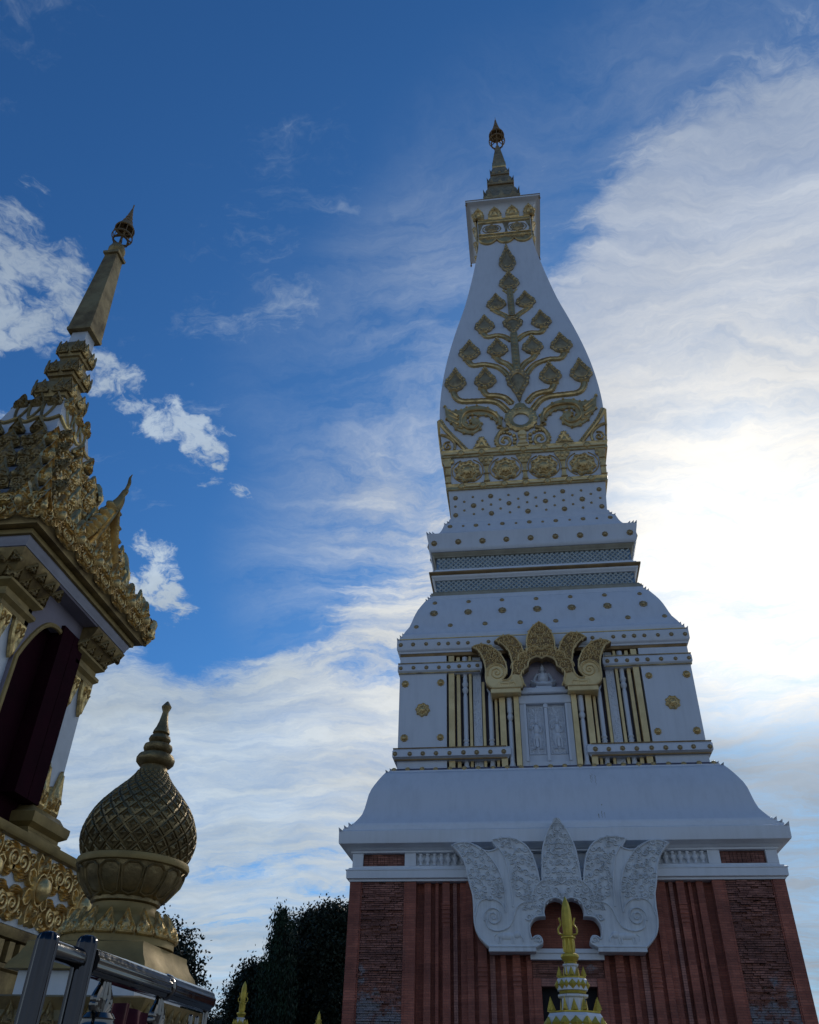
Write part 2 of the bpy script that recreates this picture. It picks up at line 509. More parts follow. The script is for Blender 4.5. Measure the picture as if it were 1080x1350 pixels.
def ridge(b, pts, w, h, place=flatP, d0=0.0, mi=0, taper=None, flat=False, closed=False):
    """half-round raised line along a 2D path; taper(t) scales width and height"""
    P = [Vector(p[:2]) for p in pts]
    n = len(P)
    vs, fs = [], []
    sec = [(-0.5, 0), (-0.36, 0.72), (0, 1), (0.36, 0.72), (0.5, 0)] if not flat else [(-0.5, 0), (-0.40, 1), (0, 0.80), (0.40, 1), (0.5, 0)]
    for i in range(n):
        if closed:
            tg = P[(i + 1) % n] - P[i - 1]
        else:
            tg = P[min(i + 1, n - 1)] - P[max(i - 1, 0)]
        if tg.length < 1e-9:
            tg = Vector((1, 0))
        tg.normalize()
        nr = Vector((-tg.y, tg.x))
        k = taper(i / (n - 1)) if taper else 1.0
        for sx, sh in sec:
            q = P[i] + nr * (sx * w * k)
            vs.append(place(q.x, q.y, d0 + sh * h * k))
    for i in range(n if closed else n - 1):
        for k in range(4):
            a = i * 5 + k
            c = ((i + 1) % n) * 5 + k
            fs.append((a, a + 1, c + 1, c))
    if not closed:
        fs.append(tuple(range(5)))
        fs.append(tuple((n - 1) * 5 + k for k in (4, 3, 2, 1, 0)))
    b.add(vs, fs, mi)


def spiral(cx, cy, r0, turns, a0, sgn=1, r1=0.08, per=12):
    n = int(turns * per)
    o = []
    for i in range(n + 1):
        t = i / n
        r = r0 * ((1 - t) ** 1.15 * (1 - r1) + r1)
        a = a0 + sgn * 2 * pi * turns * t
        o.append((cx + r * math.cos(a), cy + r * math.sin(a)))
    return o


def slab(b, poly, d0, d1, place=flatP, mi=0, bevel=0.0):
    n = len(poly)
    tr = tessellate_polygon([[Vector((p[0], p[1], 0)) for p in poly]])
    vs = [place(p[0], p[1], d1) for p in poly] + [place(p[0], p[1], d0) for p in poly]
    area = sum(poly[i][0] * poly[(i + 1) % n][1] - poly[(i + 1) % n][0] * poly[i][1] for i in range(n))
    fs = []
    for t in tr:
        a, c, e = t
        A, C_, E_ = poly[a], poly[c], poly[e]
        cr = (C_[0] - A[0]) * (E_[1] - A[1]) - (C_[1] - A[1]) * (E_[0] - A[0])
        fs.append((a, c, e) if cr > 0 else (e, c, a))
    for i in range(n):
        j = (i + 1) % n
        fs.append((i, i + n, j + n, j) if area > 0 else (j, j + n, i + n, i))
    b.add(vs, fs, mi)


def relief(b, outline, steps, place=flatP, centre=None, mi=0):
    """domed relief: outline scaled towards its centre, steps = (scale, depth)"""
    n = len(outline)
    cx = sum(p[0] for p in outline) / n if centre is None else centre[0]
    cy = sum(p[1] for p in outline) / n if centre is None else centre[1]
    vs = []
    for s_, dd in steps:
        vs += [place(cx + (p[0] - cx) * s_, cy + (p[1] - cy) * s_, dd) for p in outline]
    fs = []
    for i in range(len(steps) - 1):
        for k in range(n):
            a, c = i * n + k, i * n + (k + 1) % n
            fs.append((a, c, c + n, a + n))
    o = (len(steps) - 1) * n
    fs.append(tuple(range(o, o + n)))
    b.add(vs, fs, mi)


def inside(poly, x, y):
    c = False
    n = len(poly)
    j = n - 1
    for i in range(n):
        xi, yi = poly[i][0], poly[i][1]
        xj, yj = poly[j][0], poly[j][1]
        if (yi > y) != (yj > y) and x < (xj - xi) * (y - yi) / (yj - yi) + xi:
            c = not c
        j = i
    return c


def leafshape(n=28, w=0.5, h=1.0, serr=0.05, lobes=9):
    """pointed heart outline, base at (0,0), tip at (0,h)"""
    o = []
    for k in range(n):
        t = k / n
        a = -pi / 2 + 2 * pi * t
        # heart-like lotus bud
        y = (math.sin(a) + 1) / 2
        x = math.cos(a) * w * (1.0 - 0.75 * max(0, y - 0.35) / 0.65) ** 1.0 * (0.92 + 0.08 * math.cos(3 * a))
        if y > 0.62:
            x *= (1 - (y - 0.62) * 0.9)
        s_ = 1 + serr * math.cos(lobes * 2 * a)
        o.append((x * s_, (y ** 0.92) * h))
    return o


def disc(r, n=16, lobes=0, amp=0.0, cx=0, cy=0):
    return [(cx + r * (1 + amp * math.cos(lobes * 2 * pi * k / n)) * math.cos(2 * pi * k / n),
             cy + r * (1 + amp * math.cos(lobes * 2 * pi * k / n)) * math.sin(2 * pi * k / n)) for k in range(n)]


def ellipsoid(b, c, r, place, n=10, m_=6, mi=0):
    vs, fs = [], []
    for j in range(m_ + 1):
        ph = pi * j / m_ / 2
        for k in range(n):
            a = 2 * pi * k / n
            vs.append(place(c[0] + r[0] * math.cos(a) * math.cos(ph), c[1] + r[1] * math.sin(a) * math.cos(ph), c[2] + r[2] * math.sin(ph)))
    for j in range(m_):
        for k in range(n):
            a, q = j * n + k, j * n + (k + 1) % n
            fs.append((a, q, q + n, a + n))
    b.add(vs, fs, mi)


def filigree(b, poly, place, r=(0.07, 0.13), n=150, w=0.035, h=0.05, keep=None, seed=1, mirror=True):
    """scrolls carved over a region, mirrored left and right"""
    rr = random.Random(seed)
    xs = [p[0] for p in poly]
    ys = [p[1] for p in poly]
    pts = []
    tries = 0
    while len(pts) < n and tries < 9000:
        tries += 1
        x, y = rr.uniform(min(xs), max(xs)), rr.uniform(min(ys), max(ys))
        q = rr.uniform(*r)
        if keep and not keep(x, y):
            continue
        if not all(inside(poly, x + q * 0.75 * math.cos(a), y + q * 0.75 * math.sin(a)) for a in (0, 1.57, 3.14, 4.71)):
            continue
        if any((x - p[0]) ** 2 + (y - p[1]) ** 2 < (0.78 * (q + p[2])) ** 2 for p in pts):
            continue
        pts.append((x, y, q))
    for x, y, q in pts:
        a0 = rr.uniform(0, 6.28)
        sg = rr.choice((-1, 1))
        sp = spiral(x, y, q, 1.35, a0, sg, 0.1, 9)
        lf = [(x + q * 1.1 * math.cos(a0 + sg * 3.3), y + q * 1.1 * math.sin(a0 + sg * 3.3)), (x + q * 1.5 * math.cos(a0 + sg * 2.6), y + q * 1.5 * math.sin(a0 + sg * 2.6))]
        for s_ in ((1, -1) if mirror else (1,)):
            ridge(b, [(p[0] * s_, p[1]) for p in sp], w, h, place, taper=lambda t: 1 - 0.45 * t)
            ridge(b, [(p[0] * s_, p[1]) for p in lf], w * 1.2, h * 0.8, place, taper=lambda t: 1 - 0.8 * t)
    return len(pts)

# ================================================================== GROUND
g = MB()
N = 12
for i in range(N):
    for j in range(N):
        x0, x1 = -900 + 1800 * i / N, -900 + 1800 * (i + 1) / N
        y0, y1 = -900 + 1800 * j / N, -900 + 1800 * (j + 1) / N
        g.add([(x0, y0, 0), (x1, y0, 0), (x1, y1, 0), (x0, y1, 0)], [(0, 1, 2, 3)])
gr = g.build('ground', 'ground', smooth=False)
gr['kind'] = 'structure'

# ================================================================== THE TALL STUPA
stupa = thing('stupa', (0, 0, 0), 'tall white tapering Buddhist stupa with gold tree relief on a red brick base', 'stupa')
BODY = [(22.4, 3.33), (23.4, 3.38), (24.0, 3.42), (24.8, 3.50), (25.7, 3.63), (26.5, 3.73), (27.5, 3.80), (28.4, 3.80), (29.5, 3.74),
        (31.2, 3.58), (33.1, 3.30), (35.5, 2.87), (37.2, 2.52), (40.5, 2.03), (43.9, 1.60), (44.6, 1.60)]
bz = [p[0] for p in BODY]
bh = [p[1] for p in BODY]
# smooth the tabulated curve
zz = np.linspace(22.4, 44.6, 75)
hh = np.interp(zz, bz, bh)
for _ in range(14):
    hh[1:-1] = (hh[:-2] + 2 * hh[1:-1] + hh[2:]) / 4


def HB(z):
    return float(np.interp(z, zz, hh))


def pbody(a, b_, d_):
    return (a, -(HB(b_) + d_), b_)


def pface(h):
    return lambda a, b_, d_: (a, -(h + d_), b_)


# --- brick base -------------------------------------------------------------
b = MB()
square(b, [(6.9, 0), (6.9, 0.45), (6.7, 0.5), (6.7, 0.95), (6.45, 1.0), (6.45, 1.4), (5.9, 1.45), (5.9, 7.1)])
b.build('brick_core', 'brick', stupa)
for s in (-1, 1):
    for t in (-1, 1):          # four corner piers, front and back
        b = MB()
        y0, y1 = (-6.23, -5.0) if t < 0 else (5.0, 6.23)
        x = sorted((s * 4.24, s * 6.23))
        # border strips around a sunk carved panel on the front
        if t < 0:
            bbox(b, s * 5.90, s * 6.235, -6.24, -5.0, 1.41, 7.09, 0.012)
            bbox(b, s * 5.86, s * 5.92, -6.20, -5.0, 1.41, 7.085, 0.01)
            bbox(b, s * 4.52, s * 4.60, -6.20, -5.0, 1.41, 7.085, 0.01)
            bbox(b, s * 4.24, s * 4.52, -6.23, -5.0, 1.41, 7.09, 0.012)
        else:
            bbox(b, x[0], x[1], y0, y1, 1.41, 7.09, 0.012)
        b.build('brick_pier', 'brick', stupa)
    # old carved panel : rows of uneven bricks
    rb = random.Random(11 + s)
    b = MB()
    box(b, s * 4.60, s * 5.86, -6.12, -5.6, 1.41, 7.075)
    z = 1.45
    row = 0
    while z < 7.03:
        xx = 4.61 - (0.13 if row % 2 else 0)
        rowp = rb.uniform(0, 0.03) + (0.05 if rb.random() < 0.07 else 0)
        while xx < 5.85:
            w = rb.uniform(0.16, 0.30)
            xa, xb = max(xx, 4.605), min(xx + w - 0.008, 5.855)
            if xb - xa > 0.03 and rb.random() > 0.05:
                # carved figures bulge out of the middle of the panel
                cz = math.sin(z * 1.9 + s) * 0.5 + math.sin(z * 4.7) * 0.3
                bulge = 0.055 * max(0, math.cos(((xa + xb) / 2 - 5.22 - 0.12 * cz) * 3.2)) * (0.6 + 0.4 * math.sin(z * 3.1 + xa * 5))
                p = 0.01 + rowp + rb.uniform(0, 0.045) + (0.04 if rb.random() < .08 else 0) + 1.3 * max(0, bulge)
                box(b, s * xa, s * xb, -6.12 - p, -6.10, z + rb.uniform(0, 0.004), z + 0.053)
            xx += w
        z += 0.060
        row += 1
    b.build('carved_brick_panel', 'brickold', stupa, smooth=False, kind='stuff')
# vertical pilasters of the recessed bays
PIL = [(4.00, 3.81, 6.10, 1), (3.68, 3.59, 6.05, 0), (3.46, 3.25, 6.16, 2), (3.16, 3.05, 6.05, 0), (2.76, 2.58, 6.20, 1), (2.46, 2.21, 6.28, 2),
       (2.13, 1.99, 6.18, 0), (1.83, 1.68, 6.26, 0), (1.50, 1.29, 6.34, 2), (1.12, 0.98, 6.26, 1)]
for s in (-1, 1):
    b = MB()
    bbox(b, s * 2.95, s * 0.98, -6.08, -5.6, 1.41, 7.08, 0.01)
    b.build('brick_bay', 'brick', stupa)
    for x1, x0, h, kd in PIL:
        b = MB()
        bbox(b, s * x0, s * x1, -h, -5.7, 1.41, 7.082, 0.012)
        if kd == 2:
            top = 6.45 if x1 > 3 else 4.85
            for k in range(5):
                bbox(b, s * (x0 - 0.015), s * (x1 + 0.015), -h - 0.03, -h + 0.02, top - k * 0.115, top - k * 0.115 + 0.05, 0.01)
        if kd == 1 and x1 < 3:
            bbox(b, s * (x0 - 0.01), s * (x1 + 0.01), -h - 0.02, -h + 0.02, 5.05, 5.12, 0.01)
        b.build('brick_pilaster', 'brickpale' if kd == 0 and x1 in (2.13, 3.16) else 'brick', stupa)
# doorway in the base
for s in (-1, 1):
    b = MB()
    bbox(b, s * 0.75, s * 0.975, -6.30, -5.6, 1.41, 4.60, 0.01)
    b.build('door_jamb', 'brick', stupa)
b = MB()
bbox(b, -0.745, 0.745, -6.28, -5.6, 4.40, 4.598, 0.01)
b.build('door_lintel', 'brickpale', stupa)
b = MB()
bbox(b, -0.97, 0.97, -6.18, -5.7, 4.605, 5.03, 0.01)
bbox(b, -0.80, 0.80, -6.22, -6.1, 4.72, 4.95, 0.01)
b.build('door_overpanel', 'brickold', stupa)
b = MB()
box(b, -0.74, 0.74, -5.915, -5.905, 1.42, 4.39)  # thin near-black sheet over the brick stands in for the doorway's shade
b.build('door_dark_sheet', 'dark', stupa)
b = MB()
prof = [(0, 5.032), (0.0, 5.18), (0.05, 5.19), (0.05, 5.29), (0.0, 5.30)]
rect(b, -1.0, 1.0, -6.40, -5.8, prof)
b.build('door_canopy', 'whitetrim', stupa)

# --- white ledge, frieze and cornice over the brick ---------------------------
b = MB()
square(b, [(6.15, 7.085), (6.26, 7.09), (6.27, 7.14), (6.34, 7.17), (6.35, 7.37), (6.37, 7.385), (6.37, 7.41), (6.30, 7.43), (6.28, 7.47),
           (6.20, 7.49), (6.20, 7.53), (6.02, 7.535), (6.02, 7.89), (6.20, 7.895), (6.24, 7.905), (6.25, 7.95), (6.36, 8.00), (6.38, 8.03), (6.58, 8.10), (6.59, 8.14),
           (6.60, 8.46), (6.57, 8.49), (6.50, 8.50), (6.50, 8.56), (6.43, 8.57), (6.43, 8.62), (6.37, 8.63), (6.37, 8.68), (6.30, 8.69),
           (6.27, 8.77), (6.24, 8.78)])
b.build('lower_cornice', 'whitetrim', stupa)
for s in (-1, 1):
    for (a, c) in ((5.88, 6.20), (4.26, 4.60)):
        b = MB()
        bbox(b, s * a, s * c, -6.20, -5.9, 7.532, 7.893, 0.006)
        b.build('frieze_pier', 'whitetrim', stupa)
    b = MB()
    box(b, s * 4.602, s * 5.878, -6.08, -6.0, 7.54, 7.885)
    rb = random.Random(5 + s)
    x = 4.62
    while x < 5.83:
        w = rb.uniform(0.09, 0.16)
        slab(b, [(s * x, 7.56), (s * (x + w * .9), 7.56), (s * (x + w * .9), 7.80), (s * (x + w * .45), 7.87), (s * x, 7.80)][::s], 0.07, 0.11 + rb.uniform(0, .02), pface(6.0))
        x += w
    b.build('brick_frieze_panel', 'brickold', stupa, smooth=False)
    b = MB()
    box(b, s * 0.3, s * 4.258, -6.045, -6.0, 7.54, 7.885)
    b.build('frieze_back', 'whitetrim', stupa)
bal = MB()
lathe(bal, [(0.05, 0), (0.075, 0.02), (0.05, 0.05), (0.04, 0.09), (0.085, 0.17), (0.085, 0.21), (0.04, 0.28), (0.06, 0.31), (0.06, 0.345)], n=10)
bal_me = bal.mesh('baluster', 'whitetrim')
for s in (-1, 1):
    x = 4.12
    while x > 2.6:
        inst('baluster', bal_me, stupa, Matrix.Translation((s * x, -6.12, 7.537)))
        x -= 0.21


def spikes(tiers, m_, w=0.16):
    """upturned points on the four corners of each ledge"""
    for h, z, k in tiers:
        for sx in (-1, 1):
            for sy in (-1, 1):
                b = MB()
                x, y = sx * h, sy * h
                q = w
                vs = [(x, y, z), (x - sx * q, y, z), (x - sx * q, y - sy * q, z), (x, y - sy * q, z), (x + sx * 0.015, y + sy * 0.015, z + k * 0.6)]
                b.add(vs, [(0, 1, 4), (1, 2, 4), (2, 3, 4), (3, 0, 4), (4, 1, 0), (4, 2, 1), (4, 3, 2), (4, 0, 3)])
                b.build('corner_point', m_, stupa, smooth=False)


spikes([(6.60, 8.44, 0.22), (6.47, 8.54, 0.22), (6.36, 8.66, 0.20)], 'whitetrim')
b = MB()
pr = [(6.24, 8.78), (6.18, 8.86), (6.10, 8.98), (6.02, 9.12), (5.96, 9.32), (5.92, 9.52), (5.87, 9.78), (5.80, 9.98), (5.71, 10.16), (5.60, 10.36),
      (5.50, 10.52), (5.42, 10.64), (5.33, 10.66), (5.33, 10.72), (5.29, 10.73)]
square(b, pr)
b.build('lower_roof', 'white', stupa, angle=50)

prz = sorted((p[1], p[0]) for p in pr)
fr_ = lambda a, b_, d_: (a, -(float(np.interp(b_, [q[0] for q in prz], [q[1] for q in prz])) + d_), b_)
for (u, z0, z1, w) in ((1.22, 10.35, 10.05, .018), (1.27, 10.40, 10.1, .012), (1.36, 10.33, 9.95, .016), (1.40, 9.1, 8.86, .02), (1.30, 9.0, 8.85, .03), (1.48, 9.05, 8.84, .014), (1.44, 9.32, 9.29, .03)):
    b = MB()
    n_ = 8
    ridge(b, [(u + .015 * math.sin(i * 2.1 + u * 9), z0 + (z1 - z0) * i / n_) for i in range(n_ + 1)], w, .003, fr_, taper=lambda t: 1 - .6 * t)
    b.build('paint_scuff', 'greygold', stupa)

# --- middle storey -----------------------------------------------------------------
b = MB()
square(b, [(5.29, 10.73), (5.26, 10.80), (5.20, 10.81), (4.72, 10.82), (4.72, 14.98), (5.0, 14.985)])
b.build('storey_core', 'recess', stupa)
spikes([(5.30, 10.72, 0.16), (5.42, 10.64, 0.15)], 'white', 0.12)
for s in (-1, 1):
    for t in (-1, 1):
        b = MB()
        rect(b, min(s * 3.41, s * 5.09), max(s * 3.41, s * 5.09), min(t * 3.41, t * 5.09), max(t * 3.41, t * 5.09), [(0, 10.815), (0.005, 14.98)])
        b.build('corner_pier', 'white', stupa)
# bands that wrap round the piers (front bands end beside the doorway)
for (z0, z1, hw, stop, nm) in ((11.12, 11.50, 5.10, 1.40, 'lower_band'), (14.30, 14.68, 5.09, 2.20, 'upper_band')):
    for s in (-1, 1):
        b = MB()
        o0, o1, o2 = (0.06, 0.13, 0.15) if z0 < 12 else (0.03, 0.07, 0.08)
        prof = [(0.0, z0 - 0.02), (o0, z0), (o0, z0 + 0.04), (o1, z0 + 0.09), (o2, z0 + 0.10), (o2, z1 - 0.07), (o1, z1 - 0.05), (o1 - 0.02, z1), (0.0, z1 + 0.02)]
        x0, x1 = sorted((s * stop, s * hw))
        vs = MB()
        # outer end returns along the side, so build two bars
        rect(vs, x0 + (0.15 if s > 0 else 0) - (0.15 if s > 0 else 0), x1, -hw, -4.70, prof)
        rect(vs, min(s * (hw - 0.4), s * hw), max(s * (hw - 0.4), s * hw), -4.68, hw, prof)
        vs.build(nm, 'white', stupa)
        t_ = MB()
        for zc, th in ((z0 + 0.012, 0.045), (z1 + 0.012, 0.03)):
            oo = o0 + 0.03 if zc < z0 + .1 else o1 + 0.015
            xa, xb = sorted((s * stop, s * (hw + oo - 0.01)))
            box(t_, xa, xb, -hw - oo, -hw + 0.02, zc - th / 2, zc + th / 2)
        t_.build('gold_line', 'brown' if z0 < 12 else 'bronze', stupa)
b = MB()
square(b, [(4.9, 14.98), (5.08, 14.985), (5.10, 15.05), (5.10, 15.09)])
b.build('gold_line', 'brown', stupa)
b = MB()
square(b, [(5.0, 15.09), (5.13, 15.095), (5.14, 15.16), (5.20, 15.20), (5.22, 15.24), (5.22, 15.60), (5.18, 15.63)])
b.build('storey_cornice', 'white', stupa)
b = MB()
square(b, [(5.1, 15.63), (5.20, 15.635), (5.20, 15.67), (5.1, 15.675)])
b.build('gold_line', 'goldlight', stupa)
b = MB()
square(b, [(5.1, 15.675), (5.14, 15.68), (5.13, 15.80), (5.07, 15.82), (5.06, 15.92), (5.02, 15.95), (4.97, 16.08), (4.90, 16.22), (4.83, 16.36), (4.76, 16.58), (4.70, 16.80),
           (4.64, 17.0), (4.56, 17.22), (4.47, 17.42), (4.38, 17.6), (4.30, 17.76), (4.27, 17.82), (4.22, 17.84), (4.20, 17.94), (4.14, 17.97), (4.12, 18.08)])
b.build('middle_roof', 'white', stupa, angle=50)
spikes([(5.22, 15.60, 0.20), (5.13, 15.76, 0.18), (5.05, 15.90, 0.14), (4.28, 17.78, 0.16), (4.21, 17.92, 0.16), (4.13, 18.06, 0.16)], 'white', 0.12)
# --- glazed lattice bands ------------------------------------------------------
b = MB()
square(b, [(4.0, 18.08), (4.10, 18.085), (4.10, 18.22), (4.05, 18.25), (4.0, 18.33), (3.9, 18.34)])
b.build('lattice_sill', 'greygold', stupa)
for z0, z1, nm in ((18.34, 18.88, 0), (19.42, 19.97, 1)):
    b = MB()
    square(b, [(3.90, z0), (3.90, z1)])
    b.build('mosaic_band', 'mosaic', stupa)
    b = MB()
    step = 0.20
    x = -3.95
    k = (z1 - z0)
    pf = pface(3.90)
    for i in range(-3, 41):
        for sg in (1, -1):
            xa = -3.9 + i * step
            p0, p1 = (xa, z0), (xa + sg * k, z1)
            # clip to the band
            t0, t1 = 0.0, 1.0
            for lim, side in ((-3.88, -1), (3.88, 1)):
                pass
            pts = []
            for q in range(7):
                t = q / 6
                X = p0[0] + (p1[0] - p0[0]) * t
                if -3.88 <= X <= 3.88:
                    pts.append((X, p0[1] + (p1[1] - p0[1]) * t))
            if len(pts) >= 2:
                ridge(b, pts, 0.062, 0.045 + 0.004 * sg, pf)
    b.build('lattice_screen', 'lattice', stupa, kind='stuff')
b = MB()
square(b, [(3.85, 18.88), (3.98, 18.885), (4.00, 18.94), (4.06, 18.98), (4.08, 19.02), (4.08, 19.06)])
b.build('lattice_ledge', 'whitetrim', stupa)
b = MB()
square(b, [(3.98, 19.06), (4.12, 19.062), (4.18, 19.12), (4.18, 19.18), (4.02, 19.22)])
b.build('gold_line', 'brown', stupa)
b = MB()
square(b, [(3.85, 19.22), (4.06, 19.225), (4.04, 19.30), (3.96, 19.34), (3.94, 19.42), (3.85, 19.425)])
b.build('lattice_ledge', 'whitetrim', stupa)
b = MB()
square(b, [(3.85, 19.97), (3.98, 19.975), (4.0, 20.05), (4.06, 20.10), (4.08, 20.16)])
b.build('lattice_head', 'greygold', stupa)
b = MB()
square(b, [(3.9, 20.16), (4.12, 20.165), (4.19, 20.24), (4.20, 20.34), (4.21, 20.60), (4.26, 20.84), (4.28, 20.98), (4.20, 21.0), (4.18, 21.06), (4.08, 21.07),
           (4.06, 21.14), (3.95, 21.15), (3.90, 21.24), (3.80, 21.34), (3.73, 21.48), (3.68, 21.62), (3.64, 21.76), (3.60, 21.9), (3.52, 22.02), (3.47, 22.06), (3.46, 22.16), (3.40, 22.2)])
b.build('upper_cornice', 'white', stupa, angle=45)
spikes([(4.28, 20.96, 0.24), (4.18, 21.05, 0.20), (4.06, 21.13, 0.18), (3.60, 21.92, 0.12), (3.49, 22.08, 0.14)], 'white', 0.12)
# --- body -----------------------------------------------------------------------
b = MB()
square(b, [(3.42, 22.18), (3.40, 22.3)] + [(float(h), float(z)) for z, h in zip(zz, hh) if z > 22.35] + [(1.60, 47.0)])
b.build('body', 'white', stupa, angle=60)

# --- bosses -------------------------------------------------------------------------
bm_ = MB()
relief(bm_, disc(1.0, 24, 8, 0.07), [(1, 0), (1, 0.22), (0.82, 0.34), (0.60, 0.22), (0.52, 0.40), (0.30, 0.55), (0.1, 0.58)])
boss_me = bm_.mesh('rosette_boss', 'bronze')
boss_gold = bm_.mesh('rosette_boss', 'gold')
bm_ = MB()
relief(bm_, disc(1.0, 10), [(1, 0), (0.95, 0.3), (0.6, 0.62), (0.2, 0.72)])
stud_me = bm_.mesh('stud', 'bronze')
bm_ = MB()
relief(bm_, disc(1.0, 64, 8, 0.09), [(1, 0), (1, 0.12), (0.92, 0.18), (0.80, 0.15), (0.70, 0.12), (0.62, 0.13), (0.60, 0.22), (0.50, 0.26), (0.42, 0.20), (0.34, 0.20), (0.32, 0.30), (0.20, 0.36), (0.08, 0.37)])
for k in range(16):
    a = 2 * pi * k / 16
    rr_ = .84 if k % 2 else .90
    ellipsoid(bm_, (rr_ * math.cos(a), rr_ * math.sin(a), .12), (.12, .12, .13), flatP, 8, 3)
rose_me = bm_.mesh('rosette', 'gold')


def front(u, z, h, slope=0.0):
    """frame on a front face that leans back by slope = dh/dz (negative)"""
    n = Vector((0, -1, -slope)).normalized()
    v = Vector((0, -slope, 1)).normalized() if False else Vector((1, 0, 0)).cross(n) * -1
    v = n.cross(Vector((1, 0, 0)))
    return (u, -h, z), (1, 0, 0), v, n


def put(name, me, u, z, h, r, slope=0.0, parent=None):
    o, uu, vv, nn = front(u, z, h, slope)
    a_ = rnd.uniform(0, 6.28)
    r *= rnd.uniform(.93, 1.05)
    o = (o[0] + rnd.uniform(-.012, .012), o[1], o[2] + rnd.uniform(-.012, .012))
    uu = Vector(uu)
    uu, vv = uu * math.cos(a_) + vv * math.sin(a_), vv * math.cos(a_) - uu * math.sin(a_)
    return inst(name, me, parent or stupa, frame(o, uu, vv, nn, r))


def bosses(lst, z, h, r, slope=0.0, me=None, nm='rosette_boss'):
    for u in lst:
        put(nm, me or boss_me, u, z, h, r, slope)


for j in range(6):
    z = 23.46 - j * 0.225
    hz = HB(z)
    for k in range(-8, 9):
        if (k + j) % 2:
            continue
        u = k * 0.39
        if j in (0, 4) and k % 4 == 0 or j == 2 and k % 4 == 2:
            put('rosette_boss', boss_me, u, z, hz - 0.005, 0.115, 0.05)
        elif j < 5:
            put('stud', stud_me, u, z, hz - 0.005, 0.062, 0.05)
for k in range(-3, 4):
    put('rosette_boss', boss_me, k * 1.12, 21.75, 3.64, 0.10, -0.27)
for k in range(-3, 3):
    put('stud', stud_me, (k + .5) * 1.12, 21.74, 3.645, 0.06, -0.27)
for k in range(-4, 5):
    put('rosette_boss', boss_me, k * 0.99, 20.55, 4.205, 0.125, 0.12)
for s in (-1, 1):
    for k in range(-4, 5):
        inst('side_boss', boss_me, stupa, frame((s * 4.205, k * 0.99, 20.55), (0, s, 0), (0, 0, 1), (s, 0, 0), 0.125))
for k in range(-3, 4):
    put('rosette_boss', boss_me, k * 1.305, 17.0, 4.64, 0.15, -0.38)
    put('stud', stud_me, k * 1.30, 17.6, 4.38, 0.09, -0.5)
for k in range(-4, 4):
    put('stud', stud_me, (k + .5) * 1.305, 16.35, 4.833, 0.10, -0.32)
B3 = [5.08, 4.61, 4.14, 3.67, 3.32, 2.96, 2.60, 1.86, 1.2]
B2 = [5.06, 4.60, 4.13, 3.66, 3.31, 2.95, 2.58, 2.28]
B1 = [5.15, 4.64, 4.20, 3.75, 3.30, 2.84, 2.39, 1.94, 1.50]
for s in (-1, 1):
    bosses([s * u for u in B3], 15.41, 5.218, 0.075)
    bosses([s * u for u in B2], 14.50, 5.168, 0.072)
    bosses([s * u for u in B1], 11.31, 5.248, 0.078)
    for (u, z) in ((4.88, 13.92), (3.62, 13.92), (4.88, 11.92), (3.62, 11.92)):
        put('rosette_boss', boss_gold, s * u, z, 5.09, 0.125)
    put('rosette', rose_me, s * 4.25, 12.92, 5.088, 0.235)
bosses([k * 0.47 for k in range(-11, 12)], 10.765, 5.275, 0.085, -0.5, boss_gold)

# --- strips and colonettes of the storey ---------------------------------------------
colo = MB()
lathe(colo, [(0.10, 0), (0.12, 0.03), (0.10, 0.10), (0.085, 0.16), (0.085, 0.86), (0.105, 0.90), (0.07, 0.95), (0.105, 1.02), (0.075, 1.08), (0.082, 1.2),
             (0.078, 2.60), (0.055, 2.72), (0.10, 2.80), (0.115, 2.88), (0.07, 2.96), (0.10, 3.02), (0.115, 3.10), (0.08, 3.16), (0.08, 3.66), (0.11, 3.70), (0.07, 3.76), (0.10, 3.82), (0.10, 4.13)], n=14)
colo_me = colo.mesh('colonette', 'white')
colo2 = MB()
lathe(colo2, [(0.10, 0), (0.12, 0.03), (0.10, 0.10), (0.08, 0.2), (0.078, 1.55), (0.055, 1.62), (0.10, 1.70), (0.11, 1.78), (0.07, 1.86), (0.10, 1.94), (0.10, 2.44)], n=14)
colo2_me = colo2.mesh('colonette', 'white')
for s in (-1, 1):
    for x1, x0, h in ((3.33, 3.13, 5.08), (3.05, 2.93, 4.98), (2.61, 2.52, 5.0), (2.16, 2.07, 5.0), (1.73, 1.64, 5.02)):
        b = MB()
        z1 = 14.975 if x1 > 2.2 else 13.95
        if x1 in (1.73,):
            z1 = 13.28
        bbox(b, s * x0, s * x1, -h, -4.7, 10.82, z1, 0.012)
        b.build('gold_strip', 'goldlight', stupa)
    for x1, x0, h in ((1.57, 1.37, 5.16), (1.07, 0.895, 5.22)):
        b = MB()
        bbox(b, s * x0, s * x1, -h, -4.7, 10.82, 13.275, 0.012)
        b.build('gold_strip', 'goldlight', stupa)
    b = MB()
    bbox(b, s * 2.19, s * 2.48, -4.90, -4.7, 10.82, 14.97, 0.01)
    rb = random.Random(3)
    for k in range(230):
        x, z = rb.uniform(2.22, 2.45), rb.uniform(10.9, 14.9)
        ellipsoid(b, (s * x, z, 0), (0.022, 0.022, 0.018), pface(4.90), 6, 2)
    b.build('stippled_panel', 'white', stupa, kind='stuff')
    for x in (2.75, 1.88):
        inst('colonette', colo_me, stupa, Matrix.Translation((s * x, -4.92, 10.82)))
    inst('colonette', colo2_me, stupa, Matrix.Translation((s * 1.215, -5.06, 10.82)))

